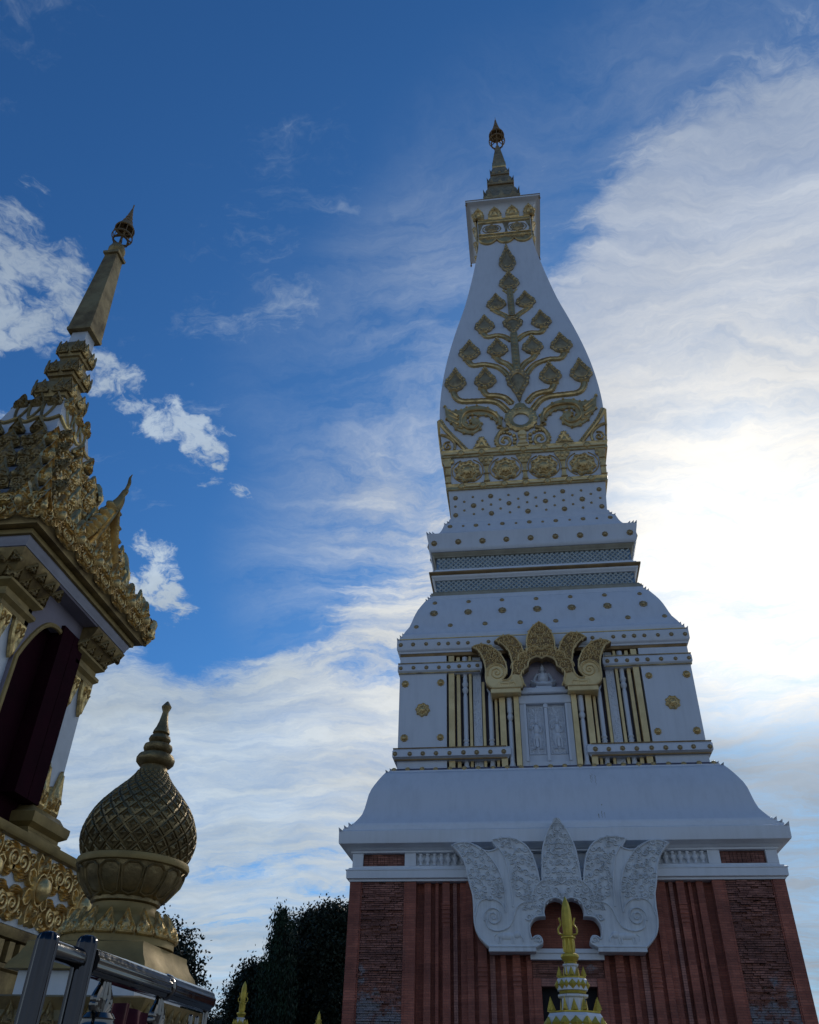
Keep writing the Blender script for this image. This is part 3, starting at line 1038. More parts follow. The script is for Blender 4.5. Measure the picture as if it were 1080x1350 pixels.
# --- door of the storey ------------------------------------------------------------
b = MB()
for s in (-1, 1):
    bbox(b, s * 0.66, s * 0.88, -5.10, -4.7, 10.82, 13.02, 0.015)
    bbox(b, s * 0.66, s * 0.74, -5.14, -5.05, 11.0, 13.01, 0.015)
bbox(b, -0.885, 0.885, -5.13, -4.7, 13.021, 13.33, 0.02)
bbox(b, -0.655, 0.655, -5.09, -4.7, 10.83, 11.00, 0.01)
b.build('door_frame', 'white', stupa)
b = MB()
bbox(b, -0.80, 0.80, -5.24, -4.7, 13.36, 13.57, 0.025)
b.build('door_lintel', 'white', stupa)
b = MB()
bbox(b, -0.05, 0.05, -5.12, -4.8, 11.002, 13.019, 0.02)
bbox(b, -0.07, 0.07, -5.14, -5.1, 12.86, 12.98, 0.01)
b.build('door_stile', 'white', stupa)
for s in (-1, 1):
    b = MB()
    x0, x1 = sorted((s * 0.052, s * 0.655))
    box(b, x0, x1, -4.96, -4.8, 11.002, 13.018)
    pf = pface(4.96)
    xc = s * 0.355
    poly = [(xc - .27, 11.28), (xc + .27, 11.28), (xc + .27, 12.98), (xc - .27, 12.98)]
    ridge(b, [poly[0], poly[1], poly[2], poly[3], poly[0]], 0.035, 0.03, pf)
    filigree(b, [(p[0], p[1]) for p in poly], pf, (0.045, 0.07), 60, 0.022, 0.022, keep=lambda x, y: y > 12.3 or y < 11.45 or abs(x - xc) > 0.16, seed=8 + s, mirror=False)
    lf = b.build('door_leaf', 'white', stupa)
    # guardian in low relief
    f = MB()
    ellipsoid(f, (xc, 12.38, 0), (0.055, 0.075, 0.09), pf)
    slab(f, [(xc - .045, 12.43), (xc + .045, 12.43), (xc, 12.66)], 0, 0.05, pf)
    ellipsoid(f, (xc, 12.14, 0), (0.105, 0.19, 0.10), pf)
    ellipsoid(f, (xc, 11.90, 0), (0.12, 0.12, 0.09), pf)
    tp = lambda t: 1 - 0.4 * t
    ridge(f, spline([(xc - .09, 12.27), (xc - .2, 12.16), (xc - .20, 12.30), (xc - .12, 12.42)]), 0.07, 0.08, pf, taper=tp)
    ridge(f, spline([(xc + .09, 12.27), (xc + .19, 12.15), (xc + .13, 12.03), (xc + .02, 12.05)]), 0.07, 0.09, pf, taper=tp)
    ridge(f, spline([(xc - .05, 11.92), (xc - .10, 11.70), (xc - .07, 11.50)]), 0.11, 0.09, pf, taper=tp)
    ridge(f, spline([(xc + .05, 11.92), (xc + .11, 11.72), (xc + .10, 11.50)]), 0.11, 0.09, pf, taper=tp)
    ridge(f, [(xc - .15, 11.47), (xc - .03, 11.47)], 0.05, 0.07, pf)
    ridge(f, [(xc + .05, 11.47), (xc + .18, 11.47)], 0.05, 0.07, pf)
    slab(f, [(xc - .03, 11.9), (xc + .03, 11.9), (xc + .05, 11.56), (xc, 11.5), (xc - .05, 11.56)], 0, 0.07, pf)
    f.build('guardian_relief', 'white', stupa)
# seated figure in the niche
b = MB()
box(b, -0.86, 0.86, -4.90, -4.72, 13.57, 14.97)
b.build('niche_wall', 'niche', stupa)
b = MB()
pf = pface(4.90)
slab(b, [(-.30, 13.57), (.30, 13.57), (.26, 13.66), (-.26, 13.66)], 0, 0.22, pf)
ellipsoid(b, (0, 13.78, 0.02), (0.46, 0.11, 0.22), pf, 16, 5)
ridge(b, spline([(-.44, 13.86), (-.2, 13.74), (.05, 13.72), (.30, 13.70)]), 0.14, 0.28, pf)
ridge(b, spline([(.44, 13.86), (.2, 13.76), (.0, 13.75), (-.25, 13.70)]), 0.13, 0.24, pf)
ellipsoid(b, (0, 14.02, 0), (0.19, 0.22, 0.22), pf, 14, 5)
ellipsoid(b, (0, 14.14, 0), (0.235, 0.09, 0.19), pf, 14, 5)
for s in (-1, 1):
    ridge(b, spline([(s * .20, 14.16), (s * .29, 14.02), (s * .32, 13.90), (s * .14, 13.84)]), 0.11, 0.20, pf, taper=lambda t: 1 - .3 * t)
    ellipsoid(b, (s * 0.11, 14.34, 0.0), (0.022, 0.05, 0.08), pf)
ridge(b, [(0, 14.18), (0, 14.30)], 0.12, 0.17, pf)
ellipsoid(b, (0, 14.34, 0.02), (0.10, 0.12, 0.19), pf, 14, 6)
ellipsoid(b, (0, 14.335, 0.18), (0.016, 0.03, 0.05), pf, 8, 3)
ellipsoid(b, (0, 14.46, 0.02), (0.065, 0.055, 0.12), pf)
slab(b, [(-.03, 14.49), (.03, 14.49), (0, 14.60)], 0, 0.08, pf)
b.build('seated_figure', 'white', stupa)

# --- flame shaped arch panels -------------------------------------------------------------
GOLD = [(-0.07, 14.53), (-0.23, 14.6), (-0.41, 14.54), (-0.52, 14.42), (-0.55, 14.24), (-0.73, 14.1), (-0.8, 13.95), (-0.74, 13.69), (-0.8, 13.46), (-1.83, 13.46), (-1.96, 13.55), (-2.06, 13.7), (-2.09, 13.93), (-2.08, 14.19), (-2.11, 14.45), (-2.19, 14.72), (-2.33, 14.96), (-2.54, 15.08), (-2.39, 15.18), (-2.11, 15.21), (-1.87, 15.13), (-1.64, 14.96), (-1.47, 14.75), (-1.34, 14.48), (-1.29, 14.22), (-1.32, 14.0), (-1.45, 13.8), (-1.3, 13.82), (-1.18, 13.99), (-1.13, 14.28), (-1.15, 14.54), (-1.22, 14.84), (-1.36, 15.05), (-1.54, 15.22), (-1.72, 15.3), (-1.56, 15.44), (-1.34, 15.53), (-1.1, 15.52), (-0.9, 15.36), (-0.75, 15.12), (-0.66, 14.85), (-0.60, 14.85), (-0.59, 14.95), (-0.58, 15.31), (-0.50, 15.58), (-0.35, 15.81), (-0.07, 16.04)]
WHITE = [(-0.07, 6.37), (-0.16, 6.46), (-0.33, 6.49), (-0.53, 6.4), (-0.61, 6.19), (-0.59, 6.03), (-0.86, 6.0), (-1.0, 5.85), (-1.03, 5.67), (-0.99, 5.5), (-0.92, 5.56), (-0.79, 5.57), (-0.71, 5.47), (-0.72, 5.35), (-0.89, 5.26), (-2.18, 5.26), (-2.3, 5.35), (-2.5, 5.58), (-2.59, 5.88), (-2.6, 6.28), (-2.62, 6.59), (-2.69, 6.85), (-2.75, 7.1), (-2.83, 7.43), (-3.0, 7.73), (-3.23, 7.95), (-2.96, 8.05), (-2.64, 8.03), (-2.33, 7.86), (-2.1, 7.80), (-1.88, 7.86), (-2.01, 8.09), (-1.8, 8.15), (-1.55, 8.17), (-1.27, 8.11), (-1.0, 7.94), (-0.82, 7.64), (-0.72, 7.28), (-0.67, 6.96), (-0.64, 6.96), (-0.61, 7.38), (-0.57, 7.77), (-0.47, 8.1), (-0.31, 8.44), (-0.07, 8.73)]


def smoothpoly(pts, corners, per=4):
    """spline through the points, keeping the listed points sharp"""
    o = []
    seg = [pts[0]]
    for i in range(1, len(pts)):
        seg.append(pts[i])
        if i in corners or i == len(pts) - 1:
            sp = spline(seg, per)
            o += [tuple(p) for p in sp[:-1]]
            seg = [pts[i]]
    o.append(tuple(pts[-1]))
    return o


def sym(half, c=-0.07):
    h_ = [(p[0] - c, p[1]) for p in half]
    r_ = [(-p[0], p[1]) for p in h_[::-1]]
    return h_ + [p for p in r_[1:-1]]


gh = smoothpoly(GOLD, {0, 4, 8, 9, 17, 26, 34, 41, 46})
wh = smoothpoly(WHITE, {0, 5, 9, 14, 15, 25, 30, 38, 39, 44})
gp = sym(gh)
wp_ = sym(wh)


def pediment(poly, h0, h1, fill, rim, nm, m_, vol, plainz, arcs, seed, n, fr=(0.06, 0.11)):
    pf_ = pface(h1)
    b = MB()
    slab(b, poly, h0 - h1, 0.0, pf_)
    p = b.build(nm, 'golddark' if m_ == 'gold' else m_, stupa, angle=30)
    if m_ == 'gold':
        for s in (1, -1):
            b = MB()
            pl_ = [(-.75, 13.48), (-1.76, 13.48), (-1.89, 13.57), (-1.98, 13.7), (-2.0, 13.93), (-1.99, 14.15), (-1.85, 14.36), (-1.6, 14.44), (-1.38, 14.36), (-1.27, 14.2), (-1.27, 14.02),
                   (-1.40, 13.80), (-1.24, 13.80), (-1.12, 13.93), (-1.0, 13.98), (-.75, 13.93), (-.69, 13.69)]
            slab(b, [(q[0] * s, q[1]) for q in pl_], -.01, .02, pf_)
            b.build('scroll_plate', 'goldlight', p)
    b = MB()
    inn = poly
    # rim line just inside the outline
    n_ = len(poly)
    area = sum(poly[i][0] * poly[(i + 1) % n_][1] - poly[(i + 1) % n_][0] * poly[i][1] for i in range(n_))
    sg = 1 if area > 0 else -1
    P = [Vector(q) for q in poly]
    ins = []
    for i in range(n_):
        tg = (P[(i + 1) % n_] - P[i - 1]).normalized()
        ins.append(P[i] + Vector((-tg.y, tg.x)) * sg * rim * 0.45)
    ridge(b, ins, rim, rim, pf_, closed=True)
    b.build('rim', rimmat[m_], p)
    b = MB()
    filigree(b, poly, pf_, fr, n, 0.05 if m_ == 'gold' else 0.04, 0.06, keep=lambda x, y: x < -0.02 and not plainz(x, y), seed=seed)
    b.build('filigree', rimmat[m_], p, kind='stuff')
    b = MB()
    for s in (1, -1):
        for cx_, cz_, r_, a0, tr in vol:
            sp = spiral(cx_, cz_, r_, tr, a0, -1, 0.06, 16)
            ridge(b, [(q[0] * s, q[1]) for q in sp], 0.05, 0.06, pf_)
        for a_ in arcs:
            ridge(b, [(q[0] * s, q[1]) for q in spline(a_, 5)], 0.05, 0.055, pf_)
    b.build('scroll_lines', rimmat[m_], p, kind='stuff')
    return p


rimmat = {'gold': 'goldlight', 'carved': 'carved'}
ga = [[(-1.10, 14.20), (-1.06, 14.38), (-0.93, 14.48), (-0.78, 14.50)], [(-0.82, 14.50), (-0.80, 14.69), (-0.68, 14.80), (-0.53, 14.80)],
      [(-0.53, 14.79), (-0.42, 14.96), (-0.22, 15.01), (-0.08, 14.95), (0, 14.88)], [(0, 14.9), (0, 15.3), (0, 15.76)],
      [(-1.96, 14.2), (-1.75, 14.40), (-1.45, 14.35), (-1.27, 14.12), (-1.26, 13.98)],
      [(-1.40, 13.75), (-1.20, 13.78), (-1.08, 13.95), (-1.05, 14.2)], [(-0.62, 13.5), (-0.72, 13.75), (-0.80, 13.95)]]
gplain = lambda x, y: (y < 14.05) or (x < -1.0 and y < 14.42) or (-1.15 < x < -0.05 and abs(y - 14.85) < 0.0)
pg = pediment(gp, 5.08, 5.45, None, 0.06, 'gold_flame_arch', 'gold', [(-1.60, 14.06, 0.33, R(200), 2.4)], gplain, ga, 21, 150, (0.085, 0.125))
wa = [[(-0.86, 6.46), (-0.84, 6.64), (-0.66, 6.88), (-0.45, 6.98), (-0.2, 6.99), (0, 6.88)],
      [(-0.86, 6.42), (-1.16, 6.37), (-1.32, 6.22), (-1.42, 5.97), (-1.56, 5.76), (-1.86, 5.67), (-2.12, 5.76), (-2.18, 5.97)],
      [(-2.48, 6.05), (-2.34, 6.41), (-2.03, 6.50), (-1.73, 6.37), (-1.62, 6.15)],
      [(-2.57, 8.0), (-2.26, 7.86), (-1.96, 7.55), (-1.76, 7.23), (-1.64, 6.84), (-1.60, 6.43), (-1.62, 6.13)],
      [(-1.94, 8.07), (-1.77, 7.90), (-1.61, 7.66), (-1.52, 7.39), (-1.46, 7.06), (-1.42, 6.65), (-1.40, 6.28)]]


def wplain(x, y):
    if y < 5.98 or (x < -1.15 and y < 6.52):
        return True
    # smooth hollow between the two horns
    xr = np.interp(y, [6.1, 6.43, 6.84, 7.23, 7.55, 7.89, 8.03], [-1.55, -1.60, -1.64, -1.76, -1.96, -2.26, -2.6])
    xl = np.interp(y, [6.28, 6.65, 7.06, 7.39, 7.68, 7.92, 8.09], [-1.40, -1.42, -1.46, -1.52, -1.61, -1.77, -1.94])
    return xr - 0.05 < x < xl + 0.05


pw_ = pediment(wp_, 6.35, 6.80, None, 0.055, 'white_flame_arch', 'carved', [(-1.96, 6.02, 0.27, R(200), 2.2), (-0.75, 5.44, 0.10, R(200), 1.2)], wplain, wa, 22, 260, (0.075, 0.115))
for s in (-1, 1):
    b = MB()
    bbox(b, s * 0.83, s * 2.12, -6.84, -6.2, 5.16, 5.262, 0.01)
    b.build('arch_plinth', 'carved', pw_)
# small beast in relief under each gold and white scroll
for (pp, hz, zc, xc, k, m_) in ((pg, 5.45, 13.62, 1.32, 0.42, 'goldlight'), (pw_, 6.80, 5.48, 1.62, 0.55, 'carved')):
    for s in (-1, 1):
        f = MB()
        pf = pface(hz)
        X = lambda a: s * xc + a * k * s
        ellipsoid(f, (X(0), zc + 0.12 * k, 0), (0.50 * k, 0.17 * k, 0.05), pf, 14, 3)
        ellipsoid(f, (X(-0.52), zc + 0.18 * k, 0), (0.20 * k, 0.17 * k, 0.05), pf, 12, 3)
        for a in (-0.38, -0.25, 0.28, 0.42):
            ridge(f, [(X(a), zc + 0.05 * k), (X(a + .02), zc - 0.22 * k)], 0.10 * k, 0.04, pf, taper=lambda t: 1 - .3 * t)
        ridge(f, spline([(X(-.68), zc + .16 * k), (X(-.80), zc + .02 * k), (X(-.82), zc - .14 * k)]), 0.08 * k, 0.04, pf)
        ridge(f, spline([(X(.48), zc + .2 * k), (X(.62), zc + .1 * k), (X(.60), zc - .1 * k)]), 0.04 * k, 0.03, pf)
        f.build('beast_relief', m_, pp)
for s in (-1, 1):
    b = MB()
    bbox(b, s * 0.80, s * 1.83, -5.50, -4.75, 13.285, 13.455, 0.02)
    b.build('arch_capital', 'goldlight', stupa)

# --- gold bands round the body -------------------------------------------------------------
def bandring(z0, z1, d_, m_, nm):
    b = MB()
    prof = []
    for t in (0, .0, .15, .3, .7, .85, 1, 1):
        prof.append((HB(z0 + (z1 - z0) * t) + (0 if len(prof) in (0, 7) else d_ * (0.8 if 0.2 < t < 0.8 else 1.0)), z0 + (z1 - z0) * t))
    square(b, prof, caps=False)
    return b.build(nm, m_, stupa)


bd1 = bandring(25.56, 25.95, 0.10, 'gold', 'gold_band')
bd2 = bandring(23.84, 24.14, 0.10, 'gold', 'gold_band')
lk = MB()
relief(lk, [(-.5, -.5), (.5, -.5), (.5, .5), (-.5, .5)], [(1, 0), (1, .6), (.82, 1.0)])
lk_me = lk.mesh('band_link', 'goldlight', smooth=False)
lk2 = MB()
relief(lk2, disc(.5, 12, 4, .12), [(1, 0), (1, .8), (.6, 1.3), (.2, 1.3)])
lk2_me = lk2.mesh('band_stud', 'gold')
for (zc, hgt, nn) in ((25.75, 0.13, 15), (23.99, 0.11, 15)):
    for i in range(-7, 8):
        u = i * 0.47
        if abs(u) > HB(zc) - .15:
            continue
        o, uu, vv, n_ = front(u, zc, HB(zc) + 0.075, 0.06 if zc > 24 else 0.05)
        inst('band_link' if i % 2 else 'band_stud', lk_me if i % 2 else lk2_me, stupa, frame(o, uu, vv, n_, 0.66 if i % 2 else 0.30, hgt if i % 2 else 0.30, 0.06))
# medallions between the bands
for k in range(4):
    u = (k - 1.5) * 1.70
    put('medallion', rose_me, u, 24.80, HB(24.8) + 0.0, 0.56, 0.13)
    b = MB()
    for s in (-1, 1):
        arc = [(u + s * 0.66 * math.cos(a) * 1.05, 24.84 + 0.62 * math.sin(a)) for a in np.linspace(-1.15, 1.15, 14)]
        ridge(b, arc, 0.05, 0.05, pbody)
    b.build('medallion_frame', 'gold', stupa)
for k in range(5):
    u = (k - 2) * 1.70
    if abs(u) > 3.3:
        u = 3.42 * (1 if u > 0 else -1)
    b = MB()
    slab(b, [(u - .13, 24.14), (u + .13, 24.14), (u + .09, 24.40), (u + .07, 24.75), (u + .12, 25.05), (u + .34, 25.45), (u + .34, 25.57), (u - .34, 25.57), (u - .34, 25.45), (u - .12, 25.05), (u - .07, 24.75), (u - .09, 24.40)] if abs(u) < 3.3 else
         [(u - .12, 24.14), (u + .1, 24.14), (u + .15, 25.57), (u - .3, 25.57), (u - .12, 25.1)], -0.02, 0.06, pbody)
    for zc in (24.22, 24.62, 25.06):
        ridge(b, [(u - .14, zc), (u + .14, zc)], 0.07, 0.05, pbody, d0=0.06)
    for q in (-.2, 0, .2):
        if abs(u + q) < 3.4:
            ellipsoid(b, (u + q, 25.36, 0.06), (.09, .15, .05), pbody)
    b.build('divider', 'gold', stupa)

# --- the gilded tree ------------------------------------------------------------------------
def lotusleaf(cx, z0, z1, w, nm='lotus_leaf', inverted=False, par=None):
    """lotus bud shaped leaf with a scalloped border"""
    H_ = z1 - z0
    base = [(0, 0), (.28, .02), (.60, .09), (.86, .19), (1.0, .31), (.97, .41), (.80, .52), (.58, .63), (.38, .74), (.22, .85), (.12, .94), (0, 1.0)]
    pts = spline([(p[0], p[1]) for p in base], 4)
    out_ = []
    n_ = len(pts)
    for i, p in enumerate(pts):
        sc = 1.0 + 0.055 * math.cos(i / n_ * 2 * pi * 6) * (1 if p.y < .8 else 0)
        out_.append((cx + p.x * w / 2 * sc, z0 + p.y * H_ if not inverted else z1 - p.y * H_))
    full = out_ + [(2 * cx - p[0], p[1]) for p in out_[::-1][1:-1]]
    if inverted:
        full = full[::-1]
    b = MB()
    c = (cx, z0 + H_ * (0.40 if not inverted else 0.60))
    relief(b, full, [(1, -0.04), (1, .10), (.93, .15), (.72, .13), (.62, .07), (.54, .09), (.30, .13), (.1, .14)], pbody, c)
    lo = b.build(nm, 'bronze', stupa)
    # scallops round the border
    b = MB()
    n_ = len(full)
    for i in range(0, n_, 5):
        p = full[i]
        q = (c[0] + (p[0] - c[0]) * .84, c[1] + (p[1] - c[1]) * .84)
        ellipsoid(b, (q[0], q[1], .12), (.055 * w, .075 * w, .06), pbody, 8, 3)
    rm = [(c[0] + (p[0] - c[0]) * .62, c[1] + (p[1] - c[1]) * .62) for p in full[::2]]
    ridge(b, rm, .05, .05, pbody, d0=.07, closed=True)
    b.build('leaf_border', 'gold', lo, kind='stuff')
    return lo


lotusleaf(0, 40.60, 43.75, 0.98, 'top_leaf')
lotusleaf(0, 38.62, 40.72, 1.14)
LV = [(0.80, 36.62, 38.38, 1.07), (1.48, 34.40, 36.24, 1.05), (2.30, 32.05, 33.85, 1.10), (0.88, 32.12, 33.88, 1.06), (3.02, 29.66, 31.50, 1.06), (1.56, 29.68, 31.42, 1.07)]
for u, z0, z1, w in LV:
    for s in (-1, 1):
        lotusleaf(s * u, z0, z1, w)
# trunk with two calyx nodes
b = MB()
ridge(b, [(0, z) for z in np.linspace(35.8, 38.7, 12)], 0.36, 0.16, pbody, flat=True)
ridge(b, [(0, z) for z in np.linspace(30.9, 34.1, 12)], 0.40, 0.16, pbody, flat=True)
for s in (-1, 1):
    ridge(b, spline([(s * .17, 38.3), (s * .30, 38.55), (s * .38, 38.66)]), .1, .1, pbody)
for z in np.arange(31.1, 34.0, 0.30):
    ellipsoid(b, (0, z, .12), (.11, .10, .05), pbody, 8, 2)
for z in np.arange(36.1, 38.6, 0.30):
    ellipsoid(b, (0, z, .12), (.09, .10, .05), pbody, 8, 2)
b.build('trunk', 'gold', stupa, kind='stuff')
lotusleaf(0, 33.95, 35.75, 1.05, 'calyx', inverted=True)
lotusleaf(0, 28.60, 31.0, 1.12, 'calyx', inverted=True)
BR = [[(-0.92, 36.62), (-0.65, 36.27), (-0.32, 35.9), (-0.12, 35.45)],
      [(-1.58, 34.40), (-1.36, 33.99), (-0.85, 34.05), (-0.44, 33.84), (-0.12, 33.40)],
      [(-0.98, 32.1), (-0.78, 31.74), (-0.42, 31.42), (-0.08, 30.80)],
      [(-2.42, 32.05), (-2.15, 31.58), (-1.60, 31.58), (-1.05, 31.36), (-0.70, 31.02), (-0.42, 30.5)],
      [(-3.12, 29.68), (-3.02, 29.27), (-2.74, 28.95), (-2.13, 28.88), (-1.48, 28.84), (-1.06, 28.68), (-0.81, 28.41), (-0.55, 28.0)],
      [(-1.70, 29.68), (-1.50, 29.24), (-1.04, 29.14), (-0.66, 28.95), (-0.34, 28.5)]]
for pth in BR:
    for s in (-1, 1):
        b = MB()
        sp = [(s * p[0], p[1]) for p in spline(pth, 6)]
        ridge(b, sp, 0.26, 0.13, pbody, taper=lambda t: 1.0 - 0.25 * t)
        n_ = len(sp)
        # notched calyx under the leaf and ribs along the stem
        ridge(b, [(sp[0][0] - .20, sp[0][1] + .06), (sp[0][0], sp[0][1] - .05), (sp[0][0] + .20, sp[0][1] + .06)], .14, .15, pbody)
        for sd in (-1, 1):
            edge = []
            for i in range(1, n_ - 1):
                tg = (Vector(sp[i + 1]) - Vector(sp[i - 1])).normalized()
                nr = Vector((-tg.y, tg.x))
                q = Vector(sp[i]) + nr * sd * (0.115 + 0.02 * (i % 2))
                edge.append((q.x, q.y))
            ridge(b, edge, 0.07, 0.10, pbody)
        b.build('branch', 'gold', stupa)
SC = [(-3.57, 28.64), (-3.35, 28.34), (-3.05, 28.31), (-2.79, 28.31), (-2.53, 28.46), (-2.05, 28.51), (-1.54, 28.33), (-1.17, 28.0), (-0.93, 27.63), (-0.93, 27.03), (-1.1, 27.1), (-1.15, 27.37), (-1.39, 27.67), (-1.64, 27.87), (-1.98, 27.88), (-2.28, 27.97), (-2.50, 27.84), (-2.57, 27.5), (-2.44, 27.33), (-2.24, 27.33), (-2.36, 27.48), (-2.38, 27.62), (-2.26, 27.76), (-2.05, 27.70), (-1.87, 27.38), (-1.94, 27.07), (-2.31, 26.82), (-2.69, 26.9), (-3.06, 27.17), (-3.27, 27.54), (-3.48, 27.82)]
for s in (-1, 1):
    b = MB()
    pts = [(s * (p[0] + .04), p[1]) for p in SC]
    pts = [tuple(p) for p in spline(pts, 3, closed=True)]
    slab(b, pts, -0.04, 0.10, pbody)
    # rounded notches along the outer edge, inner rib, leaf tips
    for i in range(0, len(pts), 3):
        ellipsoid(b, (pts[i][0], pts[i][1], .03), (.085, .085, .12), pbody, 8, 3)
    ridge(b, [(s * p[0], p[1]) for p in spline([(-0.98, 27.1), (-1.02, 27.6), (-1.30, 27.98), (-1.7, 28.16), (-2.1, 28.2), (-2.5, 28.12), (-2.72, 27.8), (-2.72, 27.4), (-2.5, 27.12), (-2.2, 27.05), (-2.0, 27.25), (-2.0, 27.5)], 6)], .16, .14, pbody, d0=.08, taper=lambda t: 1 - .4 * t)
    for (a_, c_) in (((-2.9, 27.9), (-3.5, 28.5)), ((-2.9, 27.7), (-3.4, 28.1)), ((-2.9, 27.4), (-3.32, 27.75)), ((-2.7, 27.15), (-3.1, 27.3))):
        ridge(b, [(s * a_[0], a_[1]), (s * c_[0], c_[1])], .16, .13, pbody, d0=.06, taper=lambda t: 1 - .7 * t)
    b.build('large_scroll', 'gold', stupa)
# round wheel at the foot of the tree
b = MB()
n_ = 48
ring_o = [(.74 * math.cos(2 * pi * k / n_) * (1 + .05 * math.cos(16 * 2 * pi * k / n_)), 27.50 + .74 * math.sin(2 * pi * k / n_) * (1 + .05 * math.cos(16 * 2 * pi * k / n_)) + (0.22 if abs(k - 12) < 3 else 0)) for k in range(n_)]
ring_i = [(.37 * math.cos(2 * pi * k / n_), 27.47 + .36 * math.sin(2 * pi * k / n_)) for k in range(n_)]
vs = [pbody(p[0], p[1], dd) for rr_, dd in ((ring_o, -.04), (ring_o, .12), ([(a[0] * .6 + c[0] * .4, a[1] * .6 + c[1] * .4) for a, c in zip(ring_o, ring_i)], .17), (ring_i, .10), (ring_i, -.04)) for p in rr_]
fs = []
for i in range(4):
    for k in range(n_):
        a, c = i * n_ + k, i * n_ + (k + 1) % n_
        fs.append((a, c, c + n_, a + n_))
b.add(vs, fs)
for k in range(20):
    a = 2 * pi * k / 20
    ellipsoid(b, (.60 * math.cos(a), 27.50 + .60 * math.sin(a), .13), (.07, .07, .06), pbody, 8, 2)
b.build('wheel', 'gold', stupa)
b = MB()
slab(b, [(-.10, 26.76), (-.20, 26.62), (-.19, 26.5), (-.12, 26.4), (-.12, 26.2), (-.26, 26.0), (-.26, 25.9), (.26, 25.9), (.26, 26.0), (.12, 26.2), (.12, 26.4), (.19, 26.5), (.20, 26.62), (.10, 26.76)][::-1], -.03, .14, pbody)
for z in (26.5, 26.28, 26.05):
    ridge(b, [(-.2, z), (.2, z)], .07, .05, pbody, d0=.14)
b.build('wheel_stand', 'goldlight', stupa)
for s in (-1, 1):
    b = MB()
    ridge(b, [(s * p[0], p[1]) for p in spline([(-.62, 27.0), (-.95, 26.85), (-1.15, 26.5), (-1.10, 26.1), (-.8, 25.98), (-.58, 26.15), (-.6, 26.42), (-.82, 26.5), (-.93, 26.32), (-.8, 26.22)], 6)], .22, .14, pbody, taper=lambda t: 1 - .45 * t)
    for k in range(12):
        a = 0.9 + k * 0.36
        ellipsoid(b, (s * (-.80 + .42 * math.cos(a)), 26.33 + .45 * math.sin(a), .02), (.09, .09, .10), pbody, 8, 2)
    for k in range(4):
        ellipsoid(b, (s * (-.34 - .03 * (k % 2)), 25.98 + k * .2, .02), (.10, .11, .10), pbody, 8, 2)
    b.build('small_scroll', 'gold', stupa)
    b = MB()
    x = s * 1.86
    relief(b, [(x - .40, 25.94), (x + .40, 25.94), (x + .24, 26.2), (x + .15, 26.42), (x, 26.66), (x - .15, 26.42), (x - .24, 26.2)], [(1, -.03), (1, .07), (.75, .12), (.4, .08), (.15, .12)], pbody, (x, 26.15))
    for (dx, dz_) in ((-.33, .05), (-.25, .2), (-.18, .38), (-.08, .55), (.33, .05), (.25, .2), (.18, .38), (.08, .55), (0, .2)):
        ellipsoid(b, (x + dx, 25.98 + dz_, .05), (.07, .09, .08), pbody, 8, 2)
    b.build('triangle_ornament', 'gold', stupa)
    for t in ((0, 1) if True else (0,)):
        # half leaves at the corners, wrapping onto the side faces
        b = MB()
        pl_ = pbody if t == 0 else (lambda a, b_, d_: (s * (HB(b_) + d_), -abs(a), b_))
        ss = s
        P_ = [(3.80, 27.75), (3.56, 27.25), (3.22, 26.75), (2.95, 26.4), (2.62, 25.95)]
        ridge(b, [(ss * p[0], p[1]) for p in spline(P_, 6)], .18, .13, pl_)
        for i, p in enumerate(spline(P_, 4)):
            ellipsoid(b, (ss * (p[0] - .10), p[1] + .02, 0), (.08, .08, .10), pl_, 8, 2)
        ridge(b, [(ss * p[0], p[1]) for p in spline([(3.72, 26.9), (3.40, 26.75), (3.1, 26.4), (3.12, 26.0)], 5)], .14, .11, pl_)
        ridge(b, [(ss * p[0], p[1]) for p in spiral(3.42, 26.22, .26, 1.5, 2.0, -1, .1, 12)], .09, .09, pl_)
        b.build('corner_leaf', 'gold', stupa)

# --- head, crown tiers and umbrella -------------------------------------------------------------
b = MB()
square(b, [(1.62, 44.0), (1.64, 46.3), (1.70, 46.6), (1.80, 46.95), (1.94, 47.2), (2.12, 47.4), (2.26, 47.46), (2.30, 47.48), (2.31, 47.62), (2.26, 47.64), (2.26, 47.70), (1.2, 47.9)])
b.build('head', 'whitetrim', stupa, angle=50)
b = MB()
for i in range(4):
    box(b, *sorted((-2.32, 2.32)), -2.325 if i == 0 else 2.29, -2.29 if i == 0 else 2.325, 47.60, 47.66) if i < 2 else \
        box(b, *((-2.325, -2.29) if i == 2 else (2.29, 2.325)), -2.29, 2.29, 47.60, 47.66)
b.build('head_edge', 'brown', stupa, smooth=False)
pend = MB()
lathe(pend, [(0.01, -0.42), (0.05, -0.34), (0.07, -0.26), (0.03, -0.16), (0.05, -0.08), (0.03, 0.0)], n=8)
pend_me = pend.mesh('corner_pendant', 'brown')
for sx in (-1, 1):
    for sy in (-1, 1):
        inst('corner_pendant', pend_me, stupa, Matrix.Translation((sx * 2.27, sy * 2.27, 47.50)))
